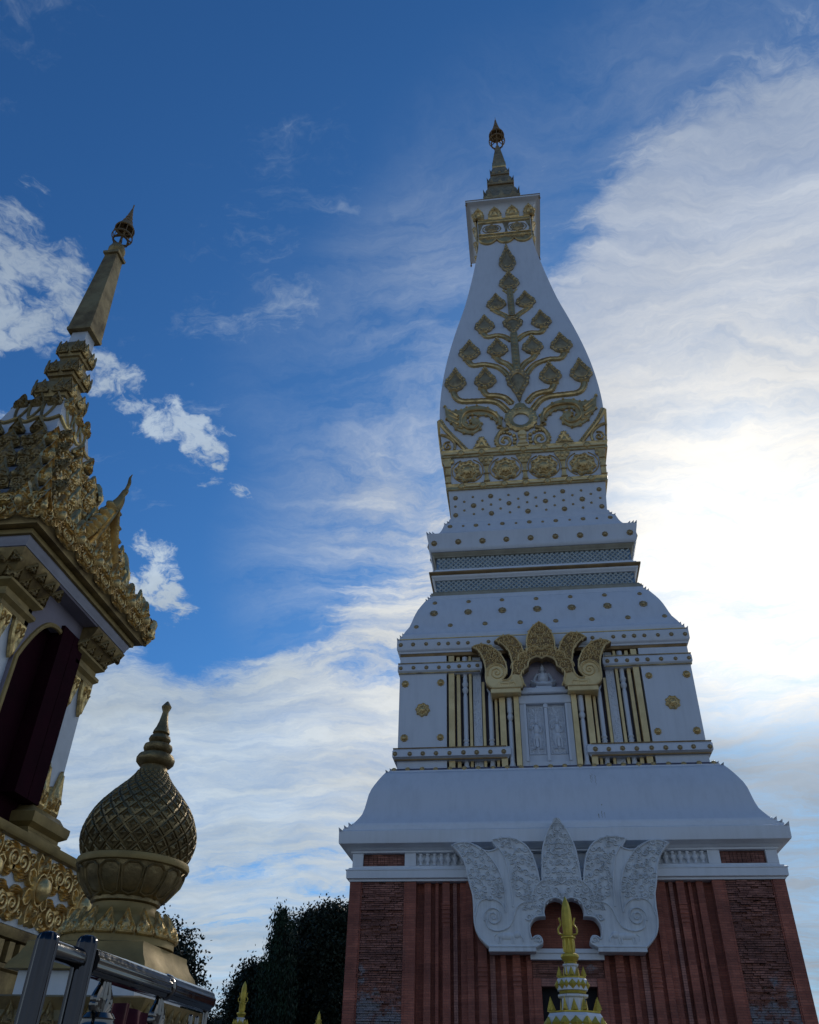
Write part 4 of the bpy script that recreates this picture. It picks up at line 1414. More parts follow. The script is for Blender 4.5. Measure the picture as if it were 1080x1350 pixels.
# gilded panel, same on all four sides of the head
for q in range(4):
    rot = Matrix.Rotation(q * pi / 2, 3, 'Z')

    def ph(a, b_, d_, rot=rot):
        h = 1.63 if b_ < 46.35 else float(np.interp(b_, [46.35, 46.6, 46.95, 47.2], [1.64, 1.70, 1.80, 1.94]))
        return tuple(rot @ Vector((a, -(h + d_), b_)))
    b = MB()
    sc = []
    for k in range(3):
        for t in np.linspace(0, 1, 9)[:-1]:
            sc.append((-1.60 + (k + t) * 3.2 / 3, 44.25 - 0.42 * math.sin(pi * t) ** 0.7))
    sc.append((1.60, 44.25))
    poly = sc + [(1.60, 44.75), (-1.60, 44.75)]
    slab(b, poly, -.03, .07, ph)
    ridge(b, [(p[0] * .99, p[1] + .07) for p in sc], .07, .05, ph, d0=.07)
    for z in (44.55, 44.85, 46.05, 46.3):
        ridge(b, [(-1.6, z), (1.6, z)], .12, .08, ph, d0=.04)
    slab(b, [(-1.6, 45.95), (1.6, 45.95), (1.6, 46.4), (-1.6, 46.4)], -.03, .06, ph)
    filigree(b, [(-1.55, 44.3), (1.55, 44.3), (1.55, 44.8), (-1.55, 44.8)], lambda a, b_, d_: ph(a, b_, d_ + .06), (.08, .12), 20, .05, .05, seed=3)
    b.build('head_band', 'gold', stupa)
    b = MB()
    for sx in (-1, 1):
        slab(b, [(sx * .10 - .09, 44.9), (sx * .10 + .09, 44.9), (sx * .10 + .05, 45.3), (sx * .3, 45.95), (sx * -.3 + sx * .2, 45.95), (sx * .10 - .05, 45.3)], 0, .05, ph) if sx > 0 else None
        slab(b, [(sx * 1.60, 44.9), (sx * 1.45, 44.9), (sx * 1.5, 45.3), (sx * 1.3, 45.95), (sx * 1.60, 45.95)], 0, .05, ph)
        xc = sx * 0.78
        relief(b, disc(.40, 32, 8, .10, xc, 45.42), [(1, 0), (1, .07), (.8, .11), (.6, .06), (.4, .12), (.1, .12)], ph, (xc, 45.42))
        for a0 in (0, pi):
            ridge(b, [(xc + .55 * math.cos(a0 + a), 45.42 + .42 * math.sin(a0 + a)) for a in np.linspace(-.9, .9, 10)], .07, .05, ph)
    b.build('head_medallions', 'bronze', stupa)
    b = MB()
    for k in range(4):
        xc = (-1.56, -.54, .54, 1.56)[k]
        w = .42 if 0 < k < 3 else .34
        top = 47.45 if 0 < k < 3 else 47.3
        pts = [(xc - w, 46.35), (xc + w, 46.35), (xc + w * 1.0, 46.6), (xc + w * .75, 46.95), (xc + w * .3, 47.1), (xc, 47.22), (xc - w * .3, 47.1), (xc - w * .75, 46.95), (xc - w, 46.6)]
        relief(b, pts, [(1, -.03), (1, .09), (.8, .13), (.5, .08), (.3, .14), (.1, .14)], ph, (xc, 46.7))
        for a in np.linspace(-.3, pi + .3, 9):
            ellipsoid(b, (xc + w * .85 * math.cos(a), 46.62 + .42 * math.sin(a), .08), (.08, .08, .07), ph, 8, 2)
    b.build('head_crest', 'gold', stupa)
# crown tiers
tiers = [(1.20, 47.9, 50.9), (.92, 51.0, 52.3), (.66, 52.5, 53.8), (.50, 54.0, 54.9)]
b = MB()
square(b, [(1.25, 47.85), (1.22, 48.1), (1.12, 48.2), (1.10, 49.3), (1.02, 49.4)])
b.build('crown_base', 'bronze', stupa)
TT = [(1.18, .84, 49.4, 51.45), (.88, .62, 51.5, 52.95), (.64, .46, 53.0, 54.2)]
for h0, h1, z0, z1 in TT:
    b = MB()
    k = z1 - z0
    square(b, [(h0 * .80, z0), (h0, z0 + .02 * k), (h0 * 1.02, z0 + .12 * k), (h0 * .93, z0 + .2 * k), (h0 * .86, z0 + .55 * k), (h1 * .98, z0 + .86 * k), (h1 * .95, z1 + .02)])
    t_ = b.build('crown_tier', 'bronze', stupa)
    b = MB()
    for sx in (-1, 1):
        for sy in (-1, 1):
            x, y = sx * h0 * .96, sy * h0 * .96
            q = .2 * h0
            b.add([(x + sx * .04, y + sy * .04, z0 + .1 * k), (x - sx * q, y, z0 + .1 * k), (x - sx * q, y - sy * q, z0 + .1 * k), (x, y - sy * q, z0 + .1 * k), (x + sx * .05, y + sy * .05, z0 + .55 * k)],
                  [(0, 1, 4), (1, 2, 4), (2, 3, 4), (3, 0, 4), (4, 1, 0), (4, 2, 1), (4, 3, 2), (4, 0, 3)])
    for a in (-.55, 0, .55):
        relief(b, [(a * h0 * 1.2 - .2 * h0, z0 + .15 * k), (a * h0 * 1.2 + .2 * h0, z0 + .15 * k), (a * h0 * 1.2, z0 + .62 * k)], [(1, 0), (.9, .05), (.3, .08)], pface(h0 * .93))
    b.build('tier_leaf', 'bronze', t_, smooth=False, kind='stuff')
    b = MB()
    for i in range(2):
        square(b, [(h0 * .98, z0 - .04 * k), (h0 * 1.0, z0 - .03 * k), (h0 * 1.0, z0 + .012 * k), (h0 * .98, z0 + .015 * k)])
        break
    b.build('tier_edge', 'brown', t_)
b = MB()
square(b, [(.44, 54.2), (.47, 54.25), (.48, 54.45), (.46, 54.5), (.46, 54.75), (.43, 54.8)])
b.build('spire_collar', 'gold', stupa)
b = MB()
square(b, [(.40, 54.8), (.42, 54.9), (.31, 55.9), (.20, 56.8), (.12, 57.4), (.10, 57.5)])
b.build('spire', 'bronze', stupa)


def umbrella(parent, cx, cy, z0, r, H_, nm, m_, spokes=8):
    """open basket crown: ring with teeth, ribs, small cones and a needle"""
    root = MB()
    lathe(root, [(r * .10, z0 - .10 * H_), (r * .12, z0 + .5 * H_), (r * .05, z0 + .75 * H_), (.012, z0 + H_)], cx, cy, 8)
    o = root.build(nm, m_, parent)
    b = MB()
    n_ = 24
    for (zr, rr, th) in ((z0, r * .72, .08), (z0 + .10 * H_, r * .98, .05), (z0 + .30 * H_, r * .92, .05)):
        prof = [(rr - r * th, zr - .012 * H_), (rr + r * th, zr), (rr, zr + .03 * H_), (rr - r * th, zr + .012 * H_), (rr - r * th, zr - .012 * H_)]
        lathe(b, prof, cx, cy, n_, caps=False)
    for k in range(n_):
        a = 2 * pi * k / n_
        c, s = math.cos(a), math.sin(a)
        if k % 2 == 0:
            x, y = cx + c * r * .74, cy + s * r * .74
            b.add([(x - s * .05 * r, y + c * .05 * r, z0), (x + s * .05 * r, y - c * .05 * r, z0), (cx + c * r * .80, cy + s * r * .80, z0 - .06 * H_)], [(0, 1, 2), (2, 1, 0)])
        q = r * .035
        if k % 3 == 0:
            pr_ = [(r * .72, z0), (r * .98, z0 + .12 * H_), (r * .92, z0 + .30 * H_), (r * .62, z0 + .44 * H_)]
            for i in range(3):
                (ra, za), (rb_, zb) = pr_[i], pr_[i + 1]
                vs_ = [(cx + c * ra - s * q, cy + s * ra + c * q, za), (cx + c * ra + s * q, cy + s * ra - c * q, za), (cx + c * rb_ + s * q, cy + s * rb_ - c * q, zb), (cx + c * rb_ - s * q, cy + s * rb_ + c * q, zb),
                       (cx + c * (ra - 2 * q), cy + s * (ra - 2 * q), za), (cx + c * (rb_ - 2 * q), cy + s * (rb_ - 2 * q), zb)]
                b.add(vs_, [(0, 1, 2, 3), (1, 4, 5, 2), (4, 0, 3, 5)])
    for k in range(spokes):
        a = 2 * pi * k / spokes
        c, s = math.cos(a), math.sin(a)
        q = r * .045
        zc = z0 + .14 * H_
        b.add([(cx - s * q, cy + c * q, zc), (cx + s * q, cy - c * q, zc), (cx + c * r * .96 + s * q, cy + s * r * .96 - c * q, zc), (cx + c * r * .96 - s * q, cy + s * r * .96 + c * q, zc),
               (cx, cy, zc + .03 * H_), (cx + c * r * .96, cy + s * r * .96, zc + .03 * H_)], [(0, 3, 2, 1), (0, 4, 5, 3), (1, 2, 5, 4)])
    b.build('basket_frame', m_, o)
    b = MB()
    for k, (t, rr) in enumerate(((.40, .72), (.52, .50), (.62, .36), (.71, .25), (.79, .16))):
        lathe(b, [(r * rr * .55, z0 + (t + .10) * H_), (r * rr * .9, z0 + (t + .02) * H_), (r * rr, z0 + t * H_), (r * rr * .92, z0 + (t - .015) * H_), (r * rr * .3, z0 + (t + .01) * H_)], cx, cy, 16, caps=False)
    lathe(b, [(r * .9, z0 + .30 * H_), (r * .72, z0 + .40 * H_), (r * .45, z0 + .50 * H_)], cx, cy, 24, caps=False)
    b.build('parasol_tier', m_, o)
    return o


umbrella(stupa, 0, 0, 57.9, .58, 3.7, 'umbrella_finial', 'brown')

# ================================================================== SPIRED SHRINE ON THE LEFT
PX, PY = -7.25, -24.20
shrine = thing('spired_shrine', (PX, PY, 0), 'white and gilded spired shrine with stepped ornate roof, left of the finial', 'shrine')


def sface(q, h):
    """face q of the shrine: 0 = towards -Y, 1 = towards +X, 2 = +Y, 3 = -X"""
    rot = Matrix.Rotation(q * pi / 2, 3, 'Z')

    def f(a, b_, d_):
        hh_ = h(b_) if callable(h) else h
        v = rot @ Vector((a, -(hh_ + d_), 0))
        return (PX + v.x, PY + v.y, b_)
    return f


def sframe(q, a, z, h, su, sv=None, sn=None, slope=0.0):
    rot = Matrix.Rotation(q * pi / 2, 3, 'Z')
    o = rot @ Vector((a, -h, 0))
    n_ = rot @ Vector((0, -1, -slope)).normalized()
    u_ = rot @ Vector((1, 0, 0))
    v_ = n_.cross(u_)
    return frame((PX + o.x, PY + o.y, z), u_, v_, n_, su, sv, sn)


# reusable carved pieces (unit sized, facing +Z of their own frame)
def mk_scroll():
    b = MB()
    slab(b, [(-.46, -.30), (-.1, -.44), (.3, -.38), (.5, -.1), (.46, .3), (.2, .45), (-.2, .44), (-.45, .2)], 0, .03)
    ridge(b, spiral(-.16, .02, .30, 1.9, R(-60), 1, .06, 18), .115, .15, taper=lambda t: 1 - .3 * t, flat=True, d0=.03)
    ridge(b, spiral(.30, .20, .17, 1.5, R(150), -1, .08, 14), .08, .13, taper=lambda t: 1 - .3 * t, flat=True, d0=.03)
    for k in range(3):
        o = .085 * k
        ridge(b, spline([(-.42 + o, -.26 - o * .9), (-.06, -.34 - o), (.28 + o * .3, -.22 - o), (.44 + o * .3, .06 - o)], 5), .065, .16 - .03 * k, taper=lambda t: 1.1 - .9 * abs(t - .4) * 1.2, d0=.02)
    for k in range(2):
        o = .08 * k
        ridge(b, spline([(-.48 + o * .4, .18 - o), (-.34 + o * .3, .40 - o), (-.08, .49 - o), (.12, .42 - o)], 5), .06, .13, taper=lambda t: 1.05 - .6 * t, d0=.02)
    ellipsoid(b, (-.16, .02, .05), (.055, .055, .15), flatP, 10, 3)
    ellipsoid(b, (.30, .20, .05), (.04, .04, .12), flatP, 8, 3)
    return b


def mk_flower():
    b = MB()
    relief(b, disc(.165, 24), [(1, 0), (1, .14), (.93, .24), (.75, .31), (.5, .36), (.2, .38)])
    relief(b, disc(.225, 28), [(1, 0), (1, .12), (.94, .18), (.86, .18), (.80, .12), (.76, .06)])
    for k in range(8):
        a = 2 * pi * k / 8 + pi / 8
        c, s = math.cos(a), math.sin(a)
        T_ = lambda x, y: (c * x - s * y, s * x + c * y)
        pts = [T_(*p) for p in [(.20, -.075), (.30, -.115), (.41, -.10), (.50, 0), (.41, .10), (.30, .115), (.20, .075)]]
        relief(b, pts, [(1, 0), (1, .07), (.9, .12), (.74, .12), (.64, .06), (.2, .07)])
        ridge(b, [T_(.24, 0), T_(.44, 0)], .04, .13, taper=lambda t: 1 - .5 * t)
    return b


def mk_antefix():
    b = MB()
    out_ = [(-.42, 0), (.42, 0), (.48, .18), (.34, .44), (.20, .62), (.10, .84), (0, 1.02), (-.10, .84), (-.20, .62), (-.34, .44), (-.48, .18)]
    relief(b, out_, [(1, 0), (1, .10), (.86, .16), (.74, .10), (.5, .13), (.2, .22), (.05, .22)], flatP, (0, .34))
    for s in (-1, 1):
        ridge(b, [(s * p[0], p[1]) for p in spiral(.20, .20, .15, 1.3, 0.5, 1, .1, 12)], .07, .20)
        ridge(b, [(s * .05, .42), (s * .14, .62), (s * .03, .86)], .06, .18)
    return b


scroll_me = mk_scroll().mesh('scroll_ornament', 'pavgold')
scroll_shaded = mk_scroll().mesh('scroll_ornament', 'pavdull')
flower_shaded = mk_flower().mesh('flower_boss', 'pavdull')
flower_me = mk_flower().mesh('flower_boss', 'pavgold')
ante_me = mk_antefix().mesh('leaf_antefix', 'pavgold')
ante_dull_shaded = mk_antefix().mesh('leaf_antefix', 'pavdull')

# --- terrace ------------------------------------------------------------------------
TX0, TX1, TY0, TY1 = PX - 1.9, PX + 1.24, PY - 2.1, PY + 1.98
b = MB()
rect(b, TX0, TX1, TY0, TY1, [(.25, 0), (.25, .3), (.15, .4), (.05, .5), (-.05, .6), (-.05, 1.9), (.0, 2.0)])
b.build('terrace_wall', 'shrinewhite', shrine)
b = MB()
rect(b, TX0, TX1, TY0, TY1, [(0, 2.0), (.03, 2.02), (.03, 2.12), (.10, 2.18), (.12, 2.30), (.04, 2.36), (-.02, 2.40), (-.02, 2.60), (.02, 2.62), (.02, 2.66), (-.10, 2.67), (-.12, 2.86), (0.0, 2.88), (.02, 2.93), (.02, 2.97), (-.02, 2.98)])
b.build('terrace_molding', 'pavdull', shrine)
b = MB()
rect(b, TX0, TX1, TY0, TY1, [(.0, 2.98), (.0, 3.70)])
b.build('terrace_frieze', 'shrinewhite', shrine)
b = MB()
rect(b, TX0, TX1, TY0, TY1, [(0, 3.70), (.06, 3.71), (.08, 3.74), (.08, 3.79), (.02, 3.81), (-.2, 3.815)])
b.build('terrace_cap', 'slab', shrine)
den = MB()
box(den, -.05, .05, -.09, .09, 0, .10)
den_me = den.mesh('modillion', 'pavdull')
y = TY0 + .1
while y < TY1:
    inst('modillion', den_me, shrine, frame((TX1 - .10, y, 2.765), (0, 1, 0), (0, 0, 1), (1, 0, 0)))
    y += .2
x = TX1 - .15
while x > TX0:
    inst('modillion', den_me, shrine, frame((x, TY0 + .10, 2.765), (1, 0, 0), (0, 0, 1), (0, -1, 0)))
    x -= .2


def frieze_units(n0, pos, o, u_, nrm):
    for k in pos:
        P = Vector(o) + Vector(u_) * k
        inst('flower_boss', flower_me, shrine, frame(P + Vector((0, 0, 3.35)), u_, (0, 0, 1), nrm, .54, .74, .50))
        for s in (-1, 1):
            for zz_, fl in ((3.53, 1), (3.16, -1)):
                c = P + Vector(u_) * (s * .33) + Vector((0, 0, zz_))
                inst('scroll_ornament', scroll_me, shrine, frame(c, Vector(u_) * -s, (0, 0, fl), Vector(nrm), .36, .32, .34) if True else None)
        inst('leaf_antefix', ante_me, shrine, frame(P + Vector((0, 0, 3.50)), u_, (0, 0, 1), nrm, .16, .19, .5))
        inst('leaf_antefix', ante_me, shrine, frame(P + Vector((0, 0, 3.20)), u_, (0, 0, -1), Vector(nrm), .16, .19, .5))


frieze_units(0, [PY - 2.15 + .95 * k - PY for k in range(1, 5)], (TX1, PY, 0), (0, 1, 0), (1, 0, 0))
frieze_units(0, [-1.45, -.5, .45], (PX, TY0, 0), (1, 0, 0), (0, -1, 0))

# --- columns, capitals, arches ----------------------------------------------------------
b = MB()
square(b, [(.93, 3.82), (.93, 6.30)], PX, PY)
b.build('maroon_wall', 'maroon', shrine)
leafc = MB()
relief(leafc, [(-.5, 0), (.5, 0), (.46, .35), (.30, .62), (.14, .86), (0, 1.0), (-.14, .86), (-.30, .62), (-.46, .35)], [(1, 0), (1, .10), (.8, .16), (.45, .10), (.2, .18)], flatP, (0, .35))
for s in (-1, 1):
    ridge(leafc, [(s * p[0], p[1]) for p in spiral(.22, .22, .17, 1.4, .4, 1, .1, 12)], .07, .2)
    ridge(leafc, spline([(s * .38, .35), (s * .2, .6), (s * .05, .9)], 4), .07, .16)
leafc_me = leafc.mesh('column_leaf', 'pavgold')
for sx in (-1, 1):
    for sy in (-1, 1):
        cx_, cy_ = PX + sx * .80, PY + sy * .80
        b = MB()
        square(b, [(.235, 4.16), (.225, 5.80)], cx_, cy_)
        c_ = b.build('column', 'shrinewhite', shrine)
        b = MB()
        square(b, [(.36, 3.82), (.36, 3.88), (.33, 3.90), (.33, 3.93), (.39, 3.97), (.40, 4.02), (.40, 4.07), (.34, 4.10), (.30, 4.16), (.24, 4.18)], cx_, cy_)
        b.build('column_base', 'slab', c_)
        b = MB()
        square(b, [(.24, 5.74), (.27, 5.75), (.27, 5.80), (.31, 5.84), (.31, 5.88), (.27, 5.90), (.27, 5.95), (.34, 6.0), (.34, 6.03)], cx_, cy_)
        b.build('capital', 'slab', c_)
        for q in range(4):
            rot = Matrix.Rotation(q * pi / 2, 3, 'Z')
            nn = rot @ Vector((0, -1, 0))
            uu = rot @ Vector((1, 0, 0))
            for du in (-.15, .15):
                inst('column_leaf', leafc_me, c_, frame(Vector((cx_, cy_, 4.17)) + nn * .236 + uu * du, uu, (0, 0, 1), nn, .22, .50 if du * (1 if q in (0, 1) else 1) else .4, .35))
                inst('column_leaf', leafc_me, c_, frame(Vector((cx_, cy_, 5.75)) + nn * .236 + uu * du, -uu, (0, 0, -1), nn, .22, .42, .35))
            inst('column_leaf', leafc_me, c_, frame(Vector((cx_, cy_, 4.17)) + nn * .236, uu, (0, 0, 1), nn, .16, .28, .45))
        # leafy bracket flaring out to the eaves
        b = MB()
        vs = []
        prof = [(.26, 6.03), (.34, 6.08), (.40, 6.15), (.45, 6.22), (.48, 6.30)]
        for i, (h, z) in enumerate(prof):
            k = i / 4
            for (ax, ay) in ((-1, -1), (1, -1), (1, 1), (-1, 1)):
                ox, oy = ax * h, ay * h
                # grows outwards only
                ox = min(max(ox, -.30), .99) if sx > 0 else max(min(ox, .30), -.99)
                oy = min(max(oy, -.30), .99) if sy > 0 else max(min(oy, .30), -.99)
                vs.append((cx_ + ox, cy_ + oy, z))
        fs = [(3, 2, 1, 0), (16, 17, 18, 19)] + [(i * 4 + k, i * 4 + (k + 1) % 4, i * 4 + 4 + (k + 1) % 4, i * 4 + 4 + k) for i in range(4) for k in range(4)]
        b.add(vs, fs)
        b.build('bracket', 'pavdull', c_)
        for q in range(4):
            rot = Matrix.Rotation(q * pi / 2, 3, 'Z')
            nn = rot @ Vector((0, -1, 0))
            uu = rot @ Vector((1, 0, 0))
            if nn.x * sx + nn.y * sy < 0:
                continue
            for k in range(4):
                for rw in range(2):
                    z = 6.05 + rw * .12
                    h = .28 + rw * .11
                    P_ = Vector((cx_, cy_, z)) + nn * h + uu * ((k - 1.5) * .19 + (.09 if rw else 0))
                    vv = (Vector((0, 0, 1)) + nn * 0.75).normalized()
                    inst('bracket_leaf', ante_dull_shaded, c_, frame(P_, uu, vv, uu.cross(vv), .19, .15 if rw == 0 else .13, .30))
for q in range(4):
    # arched panel between two columns
    f = sface(q, .95)
    b = MB()
    arch = [(x_, 5.40 + 0.62 * (1 - abs(x_ / .56) ** 2.2)) for x_ in np.linspace(-.56, .56, 17)]
    poly = [(-.57, 4.16), (-.60, 4.16), (-.60, 6.30), (.60, 6.30), (.60, 4.16), (.57, 4.16)]
    outer_ = [(.60, 6.30), (-.60, 6.30), (-.60, 4.20), (-.56, 4.20)] + arch + [(.56, 4.20), (.60, 4.20)]
    slab(b, outer_, 0, .12, f)
    p_ = b.build('arch_panel', 'soffit', shrine, angle=30)
    b = MB()
    ridge(b, [(-.56, 4.2)] + arch + [(.56, 4.2)], .06, .03, f, d0=.12)
    b.build('arch_trim', 'slab', p_)
b = MB()
square(b, [(.9, 6.30), (1.25, 6.302), (1.26, 6.32)], PX, PY)
b.build('soffit', 'soffit', shrine)
b = MB()
square(b, [(1.0, 6.32), (1.27, 6.322), (1.28, 6.36), (1.30, 6.40), (1.30, 6.43)], PX, PY)
b.build('eave_molding', 'lilacgrey', shrine)
b = MB()
square(b, [(1.0, 6.43), (1.335, 6.432), (1.34, 6.46), (1.335, 6.49), (1.0, 6.495)], PX, PY)
b.build('eave_gold_line', 'slab', shrine)
b = MB()
square(b, [(1.0, 6.495), (1.42, 6.50), (1.44, 6.56), (1.47, 6.58), (1.47, 6.66), (1.40, 6.68), (1.30, 6.74)], PX, PY)
b.build('eave_board', 'pavdull', shrine)

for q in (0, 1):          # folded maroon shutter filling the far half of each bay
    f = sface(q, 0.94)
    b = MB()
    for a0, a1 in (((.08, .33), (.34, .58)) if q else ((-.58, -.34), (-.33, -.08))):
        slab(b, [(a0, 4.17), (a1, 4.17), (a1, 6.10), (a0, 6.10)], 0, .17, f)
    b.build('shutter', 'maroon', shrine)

# --- stepped roof -------------------------------------------------------------------
RT = [(1.38, 1.14, 6.70, 7.22, 6), (1.10, .88, 7.28, 7.78, 5), (.85, .66, 7.84, 8.28, 4), (.65, .52, 8.33, 8.68, 3)]
for i, (h0, h1, z0, z1, n_) in enumerate(RT):
    k = z1 - z0
    b = MB()
    square(b, [(h0 * .93, z0 - .06), (h0 * .97, z0), (h0, z0 + .08 * k), (h0, z0 + .22 * k), (h0 * .95, z0 + .30 * k), (h0 * .93, z0 + .5 * k), (h1, z1), (h1 * .95, z1 + .02)], PX, PY)
    t_ = b.build('roof_tier', 'shrinegrey', shrine)
    for q in range(4):
        for j in range(n_):
            a = (j - (n_ - 1) / 2) * (2 * h0 / n_)
            w = 2 * h0 / n_
            if True:
                me = ante_dull_shaded if (q == 0) else ante_me  # front face gets the duller gold, its shade put into the colour
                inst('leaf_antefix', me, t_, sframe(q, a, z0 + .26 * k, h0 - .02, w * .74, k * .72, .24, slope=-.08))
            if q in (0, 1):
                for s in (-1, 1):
                    inst('scroll_ornament', scroll_shaded if q == 0 else scroll_me, t_, sframe(q, a + w * .25 * s, z0 + .12 * k, h0 + .01, -w * .50 * s, k * .40, .16, slope=.1))
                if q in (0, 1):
                    inst('flower_boss', flower_me if q else flower_shaded, t_, sframe(q, a + w * .5, z0 + .40 * k, h0 - .04, w * .44, k * .56, .20, slope=-.2))
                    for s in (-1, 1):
                        inst('scroll_ornament', scroll_me if q else scroll_shaded, t_, sframe(q, a + w * (.5 - .12 * s), z0 + .82 * k, h0 - .15, -w * .30 * s, k * .5, .20, slope=-.3))
    # upturned corner leaves
    for q in range(4):
        rot = Matrix.Rotation(q * pi / 2 + pi / 4, 3, 'Z')
        nn = rot @ Vector((0, -1, 0))
        uu = rot @ Vector((1, 0, 0))
        P_ = Vector((PX, PY, z0)) + nn * (h0 * 1.414 - .02)
        inst('corner_leaf', ante_me, t_, frame(P_, uu, (nn * -.22 + Vector((0, 0, 1))), uu.cross((nn * -.22 + Vector((0, 0, 1))).normalized()), .26, k * .95, .45))
# eave rim: oval bosses and scrolls round all visible edges
for q in (0, 1, 2, 3):
    n_ = 6
    for j in range(n_):
        a = (j - (n_ - 1) / 2) * .475
        inst('flower_boss', flower_me, shrine, sframe(q, a, 6.74, 1.45, .28, .40, .30, slope=-.15))
        for s in (-1, 1):
            inst('scroll_ornament', scroll_me, shrine, sframe(q, a + s * .165, 6.64, 1.455, -.27 * s, -.22, .28))
            inst('scroll_ornament', scroll_me, shrine, sframe(q, a + s * .175, 6.82, 1.42, -.24 * s, .22, .26, slope=-.2))
        inst('leaf_antefix', ante_me, shrine, sframe(q, a, 6.78, 1.44, .22, .26, .4, slope=-.1))
for q in range(4):
    rot = Matrix.Rotation(q * pi / 2 + pi / 4, 3, 'Z')
    nn = rot @ Vector((0, -1, 0))
    uu = rot @ Vector((1, 0, 0))
    P_ = Vector((PX, PY, 6.62)) + nn * 2.0
    inst('corner_leaf', ante_me, shrine, frame(P_, uu, (nn * .22 + Vector((0, 0, 1))), uu.cross((nn * .22 + Vector((0, 0, 1))).normalized()), .22, .30, .5))
    inst('flower_boss', flower_me, shrine, frame(P_ + nn * .03 + Vector((0, 0, .04)), uu, (0, 0, 1), nn, .26, .30, .3))

# --- bell with white petals, crests, obelisk ------------------------------------------------
b = MB()
square(b, [(.52, 8.68), (.50, 8.74), (.47, 8.90), (.42, 9.10), (.38, 9.30), (.33, 9.48), (.27, 9.55), (.24, 9.56)], PX, PY)
b.build('bell', 'shrinewhite', shrine, angle=50)
hb = lambda z: float(np.interp(z, [8.68, 8.74, 8.90, 9.10, 9.30, 9.48], [.52, .50, .47, .42, .38, .33]))
for q in range(4):
    f = sface(q, hb)
    b = MB()
    for k in range(-2, 3):
        a = k * .19
        ridge(b, spline([(a * .95 - .10, 9.44), (a - .07, 9.20), (a + .0, 9.02), (a + .07, 9.20), (a * .95 + .10, 9.44)], 5), .035, .035, f) if abs(a) < .3 else None
    ridge(b, spline([(-.46, 9.02), (-.30, 8.95), (-.15, 9.02), (0, 8.93), (.15, 9.02), (.30, 8.95), (.46, 9.02)], 5), .06, .05, f)
    ridge(b, [(-.34, 9.42), (.34, 9.42)], .05, .06, f)
    b.build('bell_petals', 'pavdull' if q == 0 else 'pavgold', shrine)  # duller gold paints the shaded front, brighter gold the other sides
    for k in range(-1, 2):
        inst('leaf_antefix', ante_me if q == 1 else ante_dull_shaded, shrine, sframe(q, k * .25, 9.30, .37, .22, .26, .4, slope=-.1))  # bright gold only on the lit side, light put into the colour
        inst('leaf_antefix', ante_me if q == 1 else ante_dull_shaded, shrine, sframe(q, k * .30, 8.66, .53, .24, .24, .4, slope=.2))
for (h0, z0, z1) in ((.265, 9.60, 10.02), (.225, 10.06, 10.46), (.190, 10.50, 10.90)):
    k = z1 - z0
    b = MB()
    square(b, [(h0 * .74, z0 - .06), (h0 * .72, z0 + .08 * k), (h0 * .86, z0 + .12 * k), (h0 * .86, z0 + .18 * k), (h0 * .98, z0 + .28 * k), (h0 * 1.05, z0 + .50 * k), (h0 * 1.0, z0 + .72 * k), (h0 * .86, z0 + .86 * k), (h0 * .72, z0 + .92 * k), (h0 * .68, z1)], PX, PY)
    t_ = b.build('crest_ring', 'pavdull', shrine)
    for q in range(4):
        for s in (-.5, .5):
            inst('leaf_antefix', ante_me if q == 1 else ante_dull_shaded, t_, sframe(q, s * h0, z0 + .24 * k, h0 * 1.0, h0 * .9, k * .62, .16))  # lit and shaded sides painted with brighter and duller gold
        rot = Matrix.Rotation(q * pi / 2 + pi / 4, 3, 'Z')
        nn = rot @ Vector((0, -1, 0))
        uu = rot @ Vector((1, 0, 0))
        inst('corner_leaf', ante_dull_shaded, t_, frame(Vector((PX, PY, z0 + .26 * k)) + nn * h0 * 1.36, uu, (nn * .0 + Vector((0, 0, 1))), uu.cross((Vector((0, 0, 1))).normalized()), h0 * .55, k * .62, .16))
b = MB()
square(b, [(.13, 10.88), (.12, 11.12)], PX, PY)
b.build('spire_neck', 'shrinewhite', shrine)
b = MB()
square(b, [(.12, 11.12), (.19, 11.13), (.195, 11.17), (.19, 11.20)], PX, PY)
square(b, [(.185, 11.20), (.105, 13.08)], PX, PY)
square(b, [(.10, 13.08), (.135, 13.10), (.14, 13.15), (.12, 13.16)], PX, PY)
b.build('spire', 'pavdull', shrine)
b = MB()
lathe(b, [(.03, 13.16), (.10, 13.18), (.138, 13.25), (.14, 13.31), (.11, 13.40), (.06, 13.45), (.02, 13.46), (.014, 13.46), (.014, 13.7)], PX, PY, 20)
b.build('spire_ball', 'pavdull', shrine)
umbrella(shrine, PX, PY, 13.58, .175, 1.06, 'umbrella_finial', 'brown', 6)

